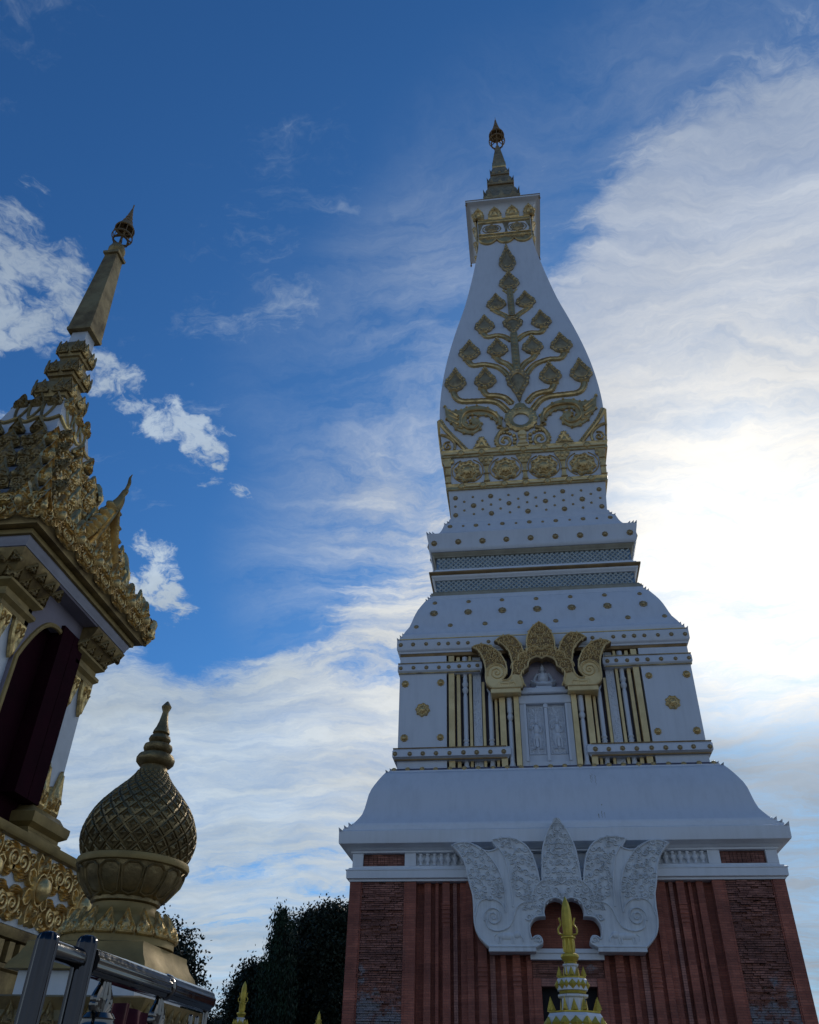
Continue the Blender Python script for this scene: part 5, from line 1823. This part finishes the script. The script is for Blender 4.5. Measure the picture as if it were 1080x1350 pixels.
# --- small gables on the faces ----------------------------------------------------------------
for q in (1, 3):
    f = sface(q, 1.30)
    b = MB()
    slab(b, [(-.42, 6.88), (.42, 6.88), (0, 7.66)], -.5, 0, f)
    gb = b.build('gable', 'brown', shrine, angle=20)
    b = MB()
    filigree(b, [(-.34, 6.92), (.34, 6.92), (0, 7.50)], f, (.05, .08), 18, .035, .06, seed=4)
    b.build('gable_carving', 'pavgold', gb, kind='stuff')
    b = MB()
    for s in (-1, 1):
        pl2 = [(s * .62, 6.84), (s * .40, 7.05), (s * .22, 7.34), (0, 7.78)]
        ridge(b, spline(pl2, 6), .10, .10, f, d0=.0)
        ridge(b, [(p[0] * .84, p[1] - .06) for p in spline(pl2, 6)], .045, .13, f)
        sp = spline(pl2, 3)
        for p in sp[1:-1]:
            ridge(b, spline([(p[0], p[1]), (p[0] + s * .07, p[1] + .07), (p[0] + s * .03, p[1] + .13)], 3), .06, .14, f, taper=lambda t: 1 - .7 * t)
        ridge(b, spline([(s * .56, 6.84), (s * .70, 6.92), (s * .72, 7.08), (s * .66, 7.22)], 5), .12, .16, f, taper=lambda t: 1 - .75 * t)
    b.build('bargeboard', 'pavgold', gb)
    # horn shaped ridge finial leaning outwards
    rot = Matrix.Rotation(q * pi / 2, 3, 'Z')
    b = MB()
    path = [(1.16, 7.70, .05), (1.24, 7.70, .08), (1.33, 7.74, .10), (1.385, 7.84, .075), (1.40, 7.93, .045), (1.43, 8.0, .045), (1.435, 8.04, .027), (1.45, 8.13, .027), (1.44, 8.22, .018), (1.46, 8.28, .006)]
    sp = spline(path, 4)
    vs, fs = [], []
    for i, p in enumerate(sp):
        tg = (sp[min(i + 1, len(sp) - 1)] - sp[max(i - 1, 0)])
        t2 = Vector((tg.x, tg.y)).normalized()
        nr = Vector((-t2.y, t2.x))
        for k in range(8):
            a = 2 * pi * k / 8
            rr = p.z
            v = rot @ Vector((rr * .7 * math.cos(a), -(p.x + nr.x * rr * math.sin(a)), 0))
            vs.append((PX + v.x, PY + v.y, p.y + nr.y * rr * math.sin(a)))
    for i in range(len(sp) - 1):
        for k in range(8):
            fs.append((i * 8 + k, i * 8 + 8 + k, i * 8 + 8 + (k + 1) % 8, i * 8 + (k + 1) % 8))
    fs.append(tuple(range(8)))
    b.add(vs, fs)
    b.build('ridge_finial', 'pavdull', gb)

# ================================================================== LOTUS BUD FINIAL ON ITS POST
FX, FY = -3.50, -26.66
post = thing('finial_post', (FX, FY, 0), 'dark gold lotus bud finial with woven scales on a square gilded post cap', 'finial')
b = MB()
rect(b, FX - .36, FX + .36, FY - .36, FY + .36, [(.14, 0), (.14, .3), (.06, .4), (.06, 1.88)])
b.build('post_body', 'shrinewhite', post)
b = MB()
rect(b, FX - .36, FX + .36, FY - .36, FY + .36, [(.06, 1.88), (.10, 1.89), (.12, 1.95), (.10, 2.0), (.13, 2.06), (.06, 2.075)])
b.build('post_molding', 'pavdull', post)
pm = MB()
for k in range(7):
    pass
for q in range(4):
    rot = Matrix.Rotation(q * pi / 2, 3, 'Z')
    nn, uu = rot @ Vector((0, -1, 0)), rot @ Vector((1, 0, 0))
    for k in range(8):
        inst('molding_leaf', ante_dull_shaded, post, frame(Vector((FX, FY, 1.90)) + nn * .465 + uu * ((k - 3.5) * .115), uu, (0, 0, 1), nn, .11, .15, .15))
b = MB()
rect(b, FX - .36, FX + .36, FY - .36, FY + .36, [(.0, 2.075), (.0, 2.20)])
b.build('post_neck', 'shrinewhite', post)
b = MB()
rect(b, FX - .36, FX + .36, FY - .36, FY + .36, [(-.02, 2.20), (.06, 2.205), (.05, 2.24), (.02, 2.28), (-.002, 2.33), (-.003, 2.352), (-.02, 2.358)])
b.build('post_cap', 'slab', post)
b = MB()
FC = (FX + .03, FY)
lathe(b, [(.32, 2.357), (.345, 2.36), (.338, 2.42), (.30, 2.50), (.25, 2.535), (.22, 2.545), (.20, 2.57), (.195, 2.60)], *FC, n=40)
bs = b.build('finial_foot', 'slab', post)
for k in range(18):
    a = 2 * pi * k / 18
    nn, uu = Vector((math.cos(a), math.sin(a), 0)), Vector((-math.sin(a), math.cos(a), 0))
    vv = (Vector((0, 0, 1)) - nn * .55).normalized()
    inst('foot_leaf', ante_me, bs, frame(Vector((FC[0], FC[1], 2.40)) + nn * .345, uu, vv, uu.cross(vv), .125, .17, .16))
b = MB()
bowl = [(.185, 2.60), (.215, 2.61), (.215, 2.63), (.255, 2.66), (.298, 2.71), (.32, 2.77), (.328, 2.82)]
lathe(b, bowl, *FC, n=40)
bw = b.build('bowl', 'bulb', post)
for k in range(14):
    a = 2 * pi * (k + .5) / 14
    w = pi / 14 * .86
    b = MB()

    def fb(u_, v_, d_, a=a):
        r_ = float(np.interp(v_, [p[1] for p in bowl], [p[0] for p in bowl])) + d_
        t = a + u_ / .33
        return (FC[0] + r_ * math.cos(t), FC[1] + r_ * math.sin(t), v_)
    ridge(b, [(-.055, 2.645), (-.066, 2.73), (-.064, 2.775), (-.03, 2.80), (.03, 2.80), (.064, 2.775), (.066, 2.73), (.055, 2.645), (0, 2.632)], .016, .016, fb, closed=True)
    b.build('bowl_petal', 'bulb', bw)
b = MB()
lathe(b, [(.32, 2.81), (.352, 2.815), (.358, 2.835), (.352, 2.855), (.335, 2.86)], *FC, n=48)
b.build('belt', 'slab', post)
bulb = [(.330, 2.855), (.356, 2.91), (.374, 2.97), (.376, 3.03), (.358, 3.10), (.324, 3.175), (.282, 3.235), (.236, 3.29), (.192, 3.337), (.152, 3.38), (.122, 3.42), (.103, 3.455), (.093, 3.49)]
bulb = [(r_ * .95, z_) for r_, z_ in bulb]
br_ = [p[0] for p in bulb]
bz_ = [p[1] for p in bulb]
b = MB()
lathe(b, bulb, *FC, n=48)
bl = b.build('bud', 'bulb', post, angle=60)
# scales : one diamond mesh per row, copied round the bud
NS = 22
zr = [2.82]
while zr[-1] < 3.44:
    r_ = float(np.interp(zr[-1], bz_, br_))
    zr.append(zr[-1] + max(.022, 2 * pi * r_ / NS * .50))
for i in range(len(zr) - 2):
    zc = zr[i + 1]
    zl, zh = zr[i], zr[i + 2]
    b = MB()
    da = pi / NS

    def Pt(da_, z_, dd):
        r_ = float(np.interp(z_, bz_, br_)) + dd
        return (r_ * math.cos(da_), r_ * math.sin(da_), z_)
    g_ = .88
    o_ = [(-da * g_, zc), (0, zc - (zc - zl) * g_), (da * g_, zc), (0, zc + (zh - zc) * g_)]
    k_ = min(1.0, float(np.interp(zc, bz_, br_)) / .3)
    vs = [Pt(a_, z_, -.004) for a_, z_ in o_] + [Pt(a_ * .92, zc + (z_ - zc) * .92, .012 * k_) for a_, z_ in o_] + \
         [Pt(a_ * .62, zc + (z_ - zc) * .62 + .004, .016 * k_) for a_, z_ in o_] + [Pt(a_ * .50, zc + (z_ - zc) * .50, .005 * k_) for a_, z_ in o_] + [Pt(0, zc, .012 * k_)]
    fs = []
    for r__ in range(3):
        for k in range(4):
            fs.append((r__ * 4 + k, r__ * 4 + (k + 1) % 4, r__ * 4 + 4 + (k + 1) % 4, r__ * 4 + 4 + k))
    fs += [(12 + k, 12 + (k + 1) % 4, 16) for k in range(4)]
    b.add(vs, fs)
    me = b.mesh('scale', 'bulb', (0, 0, 0), smooth=False)
    for k in range(NS):
        if False:
            break
        m_ = Matrix.Translation((FC[0], FC[1], 0)) @ Matrix.Rotation(2 * pi * (k + (.5 if i % 2 else 0)) / NS, 4, 'Z')
        inst('scale', me, bl, m_)
b = MB()
lathe(b, [(r_ * .96, 3.06 + (z_ - 3.06) * .872) for r_, z_ in [(.09, 3.55), (.115, 3.56), (.135, 3.585), (.138, 3.61), (.125, 3.64), (.085, 3.655), (.08, 3.665), (.095, 3.675), (.105, 3.70), (.10, 3.725), (.075, 3.74), (.062, 3.745), (.072, 3.755), (.08, 3.775),
          (.072, 3.80), (.055, 3.812), (.048, 3.82), (.062, 3.83), (.058, 3.85), (.045, 3.88), (.033, 3.93), (.026, 3.98), (.022, 4.015), (.034, 4.045), (.037, 4.06), (.012, 4.10), (.002, 4.11)]], FC[0], FC[1], n=20)
b.build('bud_spire', 'bulb', post)

# ================================================================== POLISHED STEEL GATE
GX = -2.433
gate = thing('steel_gate', (GX, -29.2, 0), 'polished steel gate with paired round posts and a fluted top rail, bottom left', 'gate')


def tube(b, p0, p1, r, n=20, dome=True, flutes=0):
    p0, p1 = Vector(p0), Vector(p1)
    ax = (p1 - p0).normalized()
    u_ = ax.orthogonal().normalized()
    w_ = ax.cross(u_)
    L = (p1 - p0).length
    prof = [(0.0, 0), (1, 0), (1, L - r * .9), (.95, L - r * .5), (.75, L - r * .18), (.4, L - .03 * r), (0.02, L)] if dome else [(1, 0), (1, L)]
    vs, fs = [], []
    for k_, t in prof:
        for k in range(n):
            a = 2 * pi * k / n
            rr = r * k_ * (1 + (.05 * math.cos(flutes * a) if flutes else 0))
            vs.append(p0 + ax * t + (u_ * math.cos(a) + w_ * math.sin(a)) * rr)
    for i in range(len(prof) - 1):
        for k in range(n):
            a, c = i * n + k, i * n + (k + 1) % n
            fs.append((a, c, c + n, a + n))
    fs.append(tuple(range((len(prof) - 1) * n, len(prof) * n)))
    fs.append(tuple(range(n - 1, -1, -1)))
    b.add(vs, fs)


for y, zt in ((-29.33, 2.03), (-29.07, 2.06)):
    b = MB()
    tube(b, (GX, y, 0), (GX, y, zt), .034, 48, flutes=12)
    b.build('gate_post', 'steeldark', gate)
b = MB()
tube(b, (GX, -29.04, 1.985), (GX, -27.78, 1.985), .043, 48, flutes=10)
b.build('top_rail', 'steel', gate)
b = MB()
for y in (-28.33,):
    lathe_ = [(.0445, -.02), (.048, -.012), (.048, .012), (.0445, .02)]
    vs, fs = [], []
    for r_, t in lathe_:
        for k in range(28):
            a = 2 * pi * k / 28
            vs.append((GX + r_ * math.cos(a), y + t, 1.985 + r_ * math.sin(a)))
    for i in range(3):
        for k in range(28):
            fs.append((i * 28 + k, (i + 1) * 28 + k, (i + 1) * 28 + (k + 1) % 28, i * 28 + (k + 1) % 28))
    b.add(vs, fs)
b.build('rail_collar', 'steel', gate)
b = MB()
tube(b, (GX, -29.31, 1.985), (GX, -29.09, 1.985), .030, 20)
b.build('link_rail', 'steel', gate)
b = MB()
tube(b, (GX, -27.80, 0), (GX, -27.80, 1.97), .012, 12)
b.build('end_bar', 'steel', gate)
for y in (-27.98, -27.90):
    b = MB()
    tube(b, (GX, y, 0), (GX, y, 1.92), .010, 12)
    b.build('gate_bar', 'steel', gate)
# lotus shaped steel castings under the rail
for y, sc_ in ((-28.87, 1.0), (-28.36, .9)):
    b = MB()
    zb_ = 1.845
    for (a0, ln, bend) in ((-1.25, .075, -.012), (-.8, .095, -.012), (-.4, .105, -.006), (0, .11, 0), (.4, .105, .006), (.8, .095, .012), (1.25, .075, .012)):
        pts = spline([(math.sin(a0) * .012, 0), (math.sin(a0) * ln * .62 + bend, math.cos(a0) * ln * .35 + .012), (math.sin(a0) * ln * .55, math.cos(a0) * ln * .7 + .025), (math.sin(a0) * ln * .40, math.cos(a0) * ln + .015)], 6)
        for sd in (1, -1):
            ridge(b, [(y + p[0] * sc_, zb_ + p[1] * sc_) for p in pts][::sd], .034 * sc_, .016, lambda a, c, d_, sd=sd: (GX + d_ * sd, a, c), taper=lambda t, sd=sd: (1.0 - .7 * abs((t if sd > 0 else 1 - t) - .35)))
    b.build('steel_flower', 'steel', gate)
    b = MB()
    vs_ = []
    lathe(b, [(.012, zb_ - .30), (.014, zb_ - .12), (.05 * sc_, zb_ - .10), (.062 * sc_, zb_ - .07), (.056 * sc_, zb_ - .045), (.062 * sc_, zb_ - .035), (.056 * sc_, zb_ - .020), (.058 * sc_, zb_ - .012), (.045 * sc_, zb_ + .004), (.02, zb_ + .008)], GX, y, 28)
    b.build('flower_cup', 'steel', gate)
# maroon cloth hanging behind the gate on its own line
cl = MB()
n_, m_n = 60, 8
vs, fs = [], []
for j in range(m_n + 1):
    for i in range(n_ + 1):
        t = i / n_
        x_ = GX - .22 + .025 * math.sin(t * 46) * (0.4 + .6 * j / m_n) + .02 * math.sin(t * 17 + j)
        vs.append((x_, -28.50 + t * .62, 1.93 - .9 * j / m_n - .01 * math.sin(t * 9)))
for j in range(m_n):
    for i in range(n_):
        a = j * (n_ + 1) + i
        fs.append((a, a + 1, a + n_ + 2, a + n_ + 1))
cl.add(vs, fs)
cl.add([(v[0] - .004, v[1], v[2]) for v in vs], [f_[::-1] for f_ in fs])
clo = cl.build('maroon_drape', 'cloth')
clo['label'] = 'maroon cloth hanging in folds just behind the steel gate'
clo['category'] = 'cloth'

# ================================================================== GOLD AND WHITE CANDLE POSTS
def candle_post(x, y, ztip, label, full=True):
    root = thing('candle_post', (x, y, 0), label, 'ornamental post', 'gold tipped white posts round the stupa')
    zo = ztip - 3.333
    Z = lambda z: z + zo
    b = MB()
    prof = [(.040, 3.00), (.048, 3.03), (.053, 3.10), (.054, 3.16), (.047, 3.24), (.034, 3.30), (.015, 3.34), (.003, 3.365)]
    lathe(b, [(r_, Z(z)) for r_, z in prof], x, y, 8, ph=pi / 8)
    b.build('blade', 'postgold', root, angle=20)
    b = MB()
    for s in (-1, 1):
        pts = spline([(s * .045, 3.02), (s * .085, 3.03), (s * .088, 3.075), (s * .062, 3.11), (s * .070, 3.15), (s * .078, 3.17)], 5)
        for sd in (1, -1):
            ridge(b, [(p[0], Z(p[1])) for p in pts][::sd], .018, .010, lambda a, c, d_, sd=sd: (x + a, y - d_ * sd, c))
    b.build('side_curl', 'postgold', root)
    b = MB()
    lathe(b, [(r_, Z(z)) for r_, z in [(.045, 2.855), (.050, 2.875), (.044, 2.90), (.046, 2.96), (.058, 2.985), (.070, 2.99), (.070, 3.0), (.045, 3.012)]], x, y, 16)
    for k in range(8):
        a = 2 * pi * k / 8
        lathe(b, [(.010, Z(2.87)), (.013, Z(2.92)), (.010, Z(2.98))], x + .047 * math.cos(a), y + .047 * math.sin(a), 6)
    b.build('fluted_neck', 'postgold', root)
    b = MB()
    lathe(b, [(r_, Z(z)) for r_, z in [(.055, 2.765), (.062, 2.775), (.055, 2.785), (.07, 2.795), (.088, 2.825), (.085, 2.845), (.05, 2.86)]], x, y, 16)
    b.build('gold_knop', 'postgold', root)
    b = MB()
    lathe(b, [(r_, Z(z)) for r_, z in [(.05, 2.665), (.066, 2.668), (.062, 2.74), (.078, 2.752), (.08, 2.764), (.05, 2.766)]], x, y, 8, ph=pi / 8)
    b.build('white_drum', 'whitetrim', root, angle=20)
    lm = MB()
    lm.add([(-.5, 0, 0), (.5, 0, 0), (0, 0, 1), (-.5, .0, 0), (0, -.28, .12), (0, -.05, 1), (0, .25, .1)], [(0, 4, 5), (4, 1, 5), (1, 6, 5), (6, 0, 5), (0, 1, 4), (1, 0, 6)])
    lmm = lm.mesh('spike_leaf', 'postgold', smooth=False)
    dm = MB()
    dm.add([(-.5, 0, 0), (0, 0, -.5), (.5, 0, 0), (0, 0, .5), (0, -.22, 0)], [(0, 1, 4), (1, 2, 4), (2, 3, 4), (3, 0, 4)])
    dmm = dm.mesh('diamond', 'postgold', smooth=False)

    def ringof(me, nm, r_, z, n, w, h, ph=0.0, d_=1.0, par=root):
        for k in range(n):
            a = 2 * pi * k / n + ph
            m_ = Matrix.Translation((x + r_ * math.cos(a), y + r_ * math.sin(a), Z(z))) @ Matrix.Rotation(a + pi / 2, 4, 'Z') @ Matrix.Diagonal((w, d_, h, 1))
            inst(nm, me, par, m_)
    ringof(lmm, 'spike_leaf', .066, 2.662, 4, .07, .085, pi / 4 * 0 - pi / 2, .05)
    ringof(lmm, 'spike_leaf', .066, 2.662, 4, .045, .055, pi / 4, .05)
    b = MB()
    lathe(b, [(r_, Z(z)) for r_, z in [(.10, 2.640), (.135, 2.642), (.135, 2.656), (.06, 2.662)]], x, y, 8, ph=pi / 8)
    b.build('gold_ledge', 'postgold', root, angle=20)
    ringof(lmm, 'spike_leaf', .118, 2.655, 8, .035, .09, pi / 8, .12)
    b = MB()
    lathe(b, [(r_, Z(z)) for r_, z in [(.12, 2.540), (.150, 2.545), (.150, 2.632), (.14, 2.640)]], x, y, 8, ph=pi / 8)
    b.build('white_ring', 'whitetrim', root, angle=20)
    ringof(dmm, 'diamond', .140, 2.590, 8, .085, .085, 0, .12)
    ringof(dmm, 'diamond', .150, 2.590, 8, .05, .075, pi / 8, .08)
    b = MB()
    lathe(b, [(r_, Z(z)) for r_, z in [(.115, 2.515), (.128, 2.518), (.135, 2.530), (.13, 2.54), (.11, 2.541)]], x, y, 8, ph=pi / 8)
    b.build('gold_ledge', 'postgold', root, angle=20)
    b = MB()
    lathe(b, [(r_, Z(z)) for r_, z in [(.11, 2.378), (.122, 2.380), (.114, 2.482), (.148, 2.492), (.15, 2.508), (.12, 2.514)]], x, y, 8, ph=pi / 8)
    b.build('white_drum', 'whitetrim', root, angle=20)
    ringof(lmm, 'spike_leaf', .116, 2.378, 8, .075, .10, -pi / 2, .05)
    b = MB()
    lathe(b, [(r_, Z(z)) for r_, z in [(.2, 2.355), (.25, 2.357), (.25, 2.37), (.1, 2.377)]], x, y, 8, ph=pi / 8)
    b.build('gold_ledge', 'postgold', root, angle=20)
    ringof(lmm, 'spike_leaf', .225, 2.37, 8, .05, .12, pi / 8, .16)
    b = MB()
    lathe(b, [(r_, Z(z)) for r_, z in [(.22, 2.18), (.265, 2.20), (.268, 2.33), (.25, 2.354)]], x, y, 8, ph=pi / 8)
    b.build('white_ring', 'whitetrim', root, angle=20)
    ringof(dmm, 'diamond', .250, 2.275, 8, .12, .11, 0, .2)
    ringof(dmm, 'diamond', .262, 2.275, 8, .10, .13, pi / 8, .14)
    b = MB()
    lathe(b, [(.26, 0), (.30, .1), (.30, .3), (.22, .4), (.20, .6), (.19, Z(1.6)), (.24, Z(1.7)), (.24, Z(1.8)), (.19, Z(1.86)), (.20, Z(2.1)), (.24, Z(2.18))], x, y, 8, ph=pi / 8)
    b.build('shaft', 'whitetrim', root, angle=20)
    return root


candle_post(-.581, -23.007, 3.333, 'white post with gold diamonds and a tall gold blade, in front of the stupa doorway')
candle_post(CAM.x - .30207 * 18.2, CAM.y + .95326 * 18.2, 1.6 + .10455 * 18.2, 'gold tipped white post rising before the dark trees, left of the stupa')
candle_post(CAM.x - .2248 * 25.0, CAM.y + .9744 * 25.0, 1.6 + .0806 * 25.0, 'smallest gold tipped post, only its tip showing against the trees beside the brick base')

# ================================================================== TREES
def tree(x, y, h, blobs, leaf, label, nleaf, trunk_r=.25, size=.28, mat_='leafdark', seed=0, drop=0.0, name='broadleaf_tree', cat='tree'):
    root = thing(name, (x, y, 0), label, cat)
    rr = random.Random(seed)
    b = MB()
    lathe(b, [(trunk_r * 1.5, 0), (trunk_r * 1.05, .4), (trunk_r * .8, h * .35), (trunk_r * .5, h * .65), (trunk_r * .12, h * .93)], x, y, 10)
    for c in blobs:
        for _ in range(2):
            p0 = Vector((x, y, h * rr.uniform(.25, .5)))
            p1 = Vector((x + c[0] + rr.uniform(-.3, .3), y + c[1] + rr.uniform(-.3, .3), c[2] + rr.uniform(-.2, .4)))
            ax = (p1 - p0)
            u_ = ax.orthogonal().normalized()
            w_ = ax.normalized().cross(u_)
            vs = []
            for t, q in ((0, trunk_r * .4), (.5, trunk_r * .25), (1, trunk_r * .07)):
                pc = p0 + ax * t + Vector((0, 0, .25 * math.sin(pi * t)))
                vs += [pc + (u_ * math.cos(a) + w_ * math.sin(a)) * q for a in (0, 1.57, 3.14, 4.71)]
            b.add(vs, [(i * 4 + k, i * 4 + (k + 1) % 4, i * 4 + 4 + (k + 1) % 4, i * 4 + 4 + k) for i in range(2) for k in range(4)])
    b.build('trunk', 'bark', root)
    # crown: small leaf blades in clumps through the volume
    g_ = np.random.default_rng(seed + 5)
    vol = np.array([c[3] * c[4] * c[5] for c in blobs]) ** .75
    cnt = (nleaf * vol / vol.sum()).astype(int)
    cs, big_ = [], []
    for c, n_ in zip(blobs, cnt):
        nc = max(10, n_ // 26)
        dirs = g_.normal(size=(nc, 3))
        dirs /= np.linalg.norm(dirs, axis=1)[:, None]
        rad = g_.uniform(.45, 1.0, nc) ** .5 * (1 + .16 * g_.normal(size=nc))
        cen = dirs * rad[:, None] * np.array(c[3:6]) + np.array([x + c[0], y + c[1], c[2]])
        idx = g_.integers(0, nc, n_)
        sp = g_.normal(size=(n_, 3)) * np.array([.26, .26, .20 + drop]) * (size / .28)
        k_ = n_ // 3
        cen2 = g_.normal(size=(k_, 3))
        cen2 /= np.linalg.norm(cen2, axis=1)[:, None]
        cen2 = cen2 * (g_.uniform(0, .8, k_)[:, None]) * np.array(c[3:6]) + np.array([x + c[0], y + c[1], c[2]])
        pp = cen[idx] + sp
        pp[:k_] = cen2
        big_.append(np.where(np.arange(n_) < k_, 2.0, 1.0))
        cs.append(pp)
    P = np.vstack(cs)
    n_ = len(P)
    a = g_.normal(size=(n_, 3))
    a /= np.linalg.norm(a, axis=1)[:, None]
    if drop:
        a[:, 2] = -np.abs(a[:, 2]) - 1.5
        a /= np.linalg.norm(a, axis=1)[:, None]
    c2 = np.cross(a, g_.normal(size=(n_, 3)))
    c2 /= np.linalg.norm(c2, axis=1)[:, None]
    L = (size * g_.uniform(.5, 1.0, n_) * np.concatenate(big_))[:, None]
    W = L * leaf
    V = np.empty((n_ * 4, 3))
    V[0::4] = P - a * L * .5
    V[1::4] = P + c2 * W * .5
    V[2::4] = P + a * L * .5
    V[3::4] = P - c2 * W * .5
    V -= np.array([x, y, 0])
    me = bpy.data.meshes.new('crown')
    me.vertices.add(len(V))
    me.vertices.foreach_set('co', V.ravel())
    me.loops.add(n_ * 4)
    me.loops.foreach_set('vertex_index', np.arange(n_ * 4, dtype=np.int32))
    me.polygons.add(n_)
    me.polygons.foreach_set('loop_start', np.arange(0, n_ * 4, 4, dtype=np.int32))
    me.update(calc_edges=True)
    me.materials.append(M[mat_])
    o = bpy.data.objects.new('crown', me)
    col.objects.link(o)
    o.parent = root
    return root


def at(u, dist):
    """ground point on a bearing (degrees right of +Y) at a distance from the viewpoint"""
    return CAM.x + math.sin(R(u)) * dist, CAM.y + math.cos(R(u)) * dist


x, y = at(-13.2, 50)
tree(x, y, 11, [(0, 0, 8.6, 2.3, 2.0, 1.9), (-.5, .2, 9.7, 1.0, 1.1, .9), (.9, 0, 9.9, 1.3, 1.2, 1.1), (1.9, 0, 8.9, 1.0, 1.2, 1.5), (-1.2, 0, 7.4, 1.1, 1.5, 1.6), (0, 0, 5.4, 2.6, 2.0, 2.2), (1.6, .1, 6.0, 1.7, 1.7, 2.6), (0, 0, 3, 2.6, 2, 2)],
     .5, 'big round dark tree close against the left edge of the brick base', 85000, .35, .24, seed=1)
x, y = at(-15.75, 46)
tree(x, y, 9.8, [(0, 0, 9.2, .22, .22, .7), (.02, 0, 8.3, .40, .4, 1.1), (0, 0, 6.9, .58, .55, 1.4), (.05, 0, 5.2, .72, .7, 1.6), (0, 0, 3.0, .8, .8, 1.8)],
     .4, 'narrow columnar tree with hanging leaves in front of the round dark tree', 42000, .16, .22, 'leafcol', seed=2, drop=.06, name='columnar_tree')
x, y = at(-17.2, 48)
tree(x, y, 7.6, [(.1, 0, 6.8, .8, 1.0, .7), (-.4, 0, 5.9, .8, 1.0, .9), (.5, 0, 6.0, 1.0, 1.0, 1.4), (0, 0, 4.2, 1.7, 1.4, 1.8), (0, 0, 2.2, 1.8, 1.5, 1.6)],
     .5, 'medium drooping tree just left of the narrow columnar tree', 46000, .2, .22, seed=3, drop=.0)
x, y = at(-19.0, 56)
tree(x, y, 5.8, [(0, 0, 4.6, 1.5, 1.5, 1.0), (-1.2, 0, 3.8, 1.3, 1.3, 1.0), (1.0, 0, 4.4, 1.3, 1.3, 1.2), (.2, 0, 2.6, 2.6, 1.8, 1.8)],
     .5, 'lowest rounded tree, right of the steel gate against the pale sky', 44000, .2, .24, seed=4)
x, y = at(-25.0, 30)
tree(x, y, 7.6, [(.3, 0, 5.3, 1.9, 1.7, 1.2), (1.3, 0, 4.9, 1.1, 1.1, .9), (1.9, 0, 4.1, 1.1, 1.1, .9), (2.35, 0, 3.3, .9, 1.1, .8), (-1.2, 0, 4.6, 1.6, 1.5, 1.6), (.5, 0, 3.2, 1.9, 1.5, 1.6), (0, 0, 2, 2.2, 1.8, 1.6)],
     .6, 'dark leafy tree behind the lotus bud finial', 90000, .25, .15, seed=5)
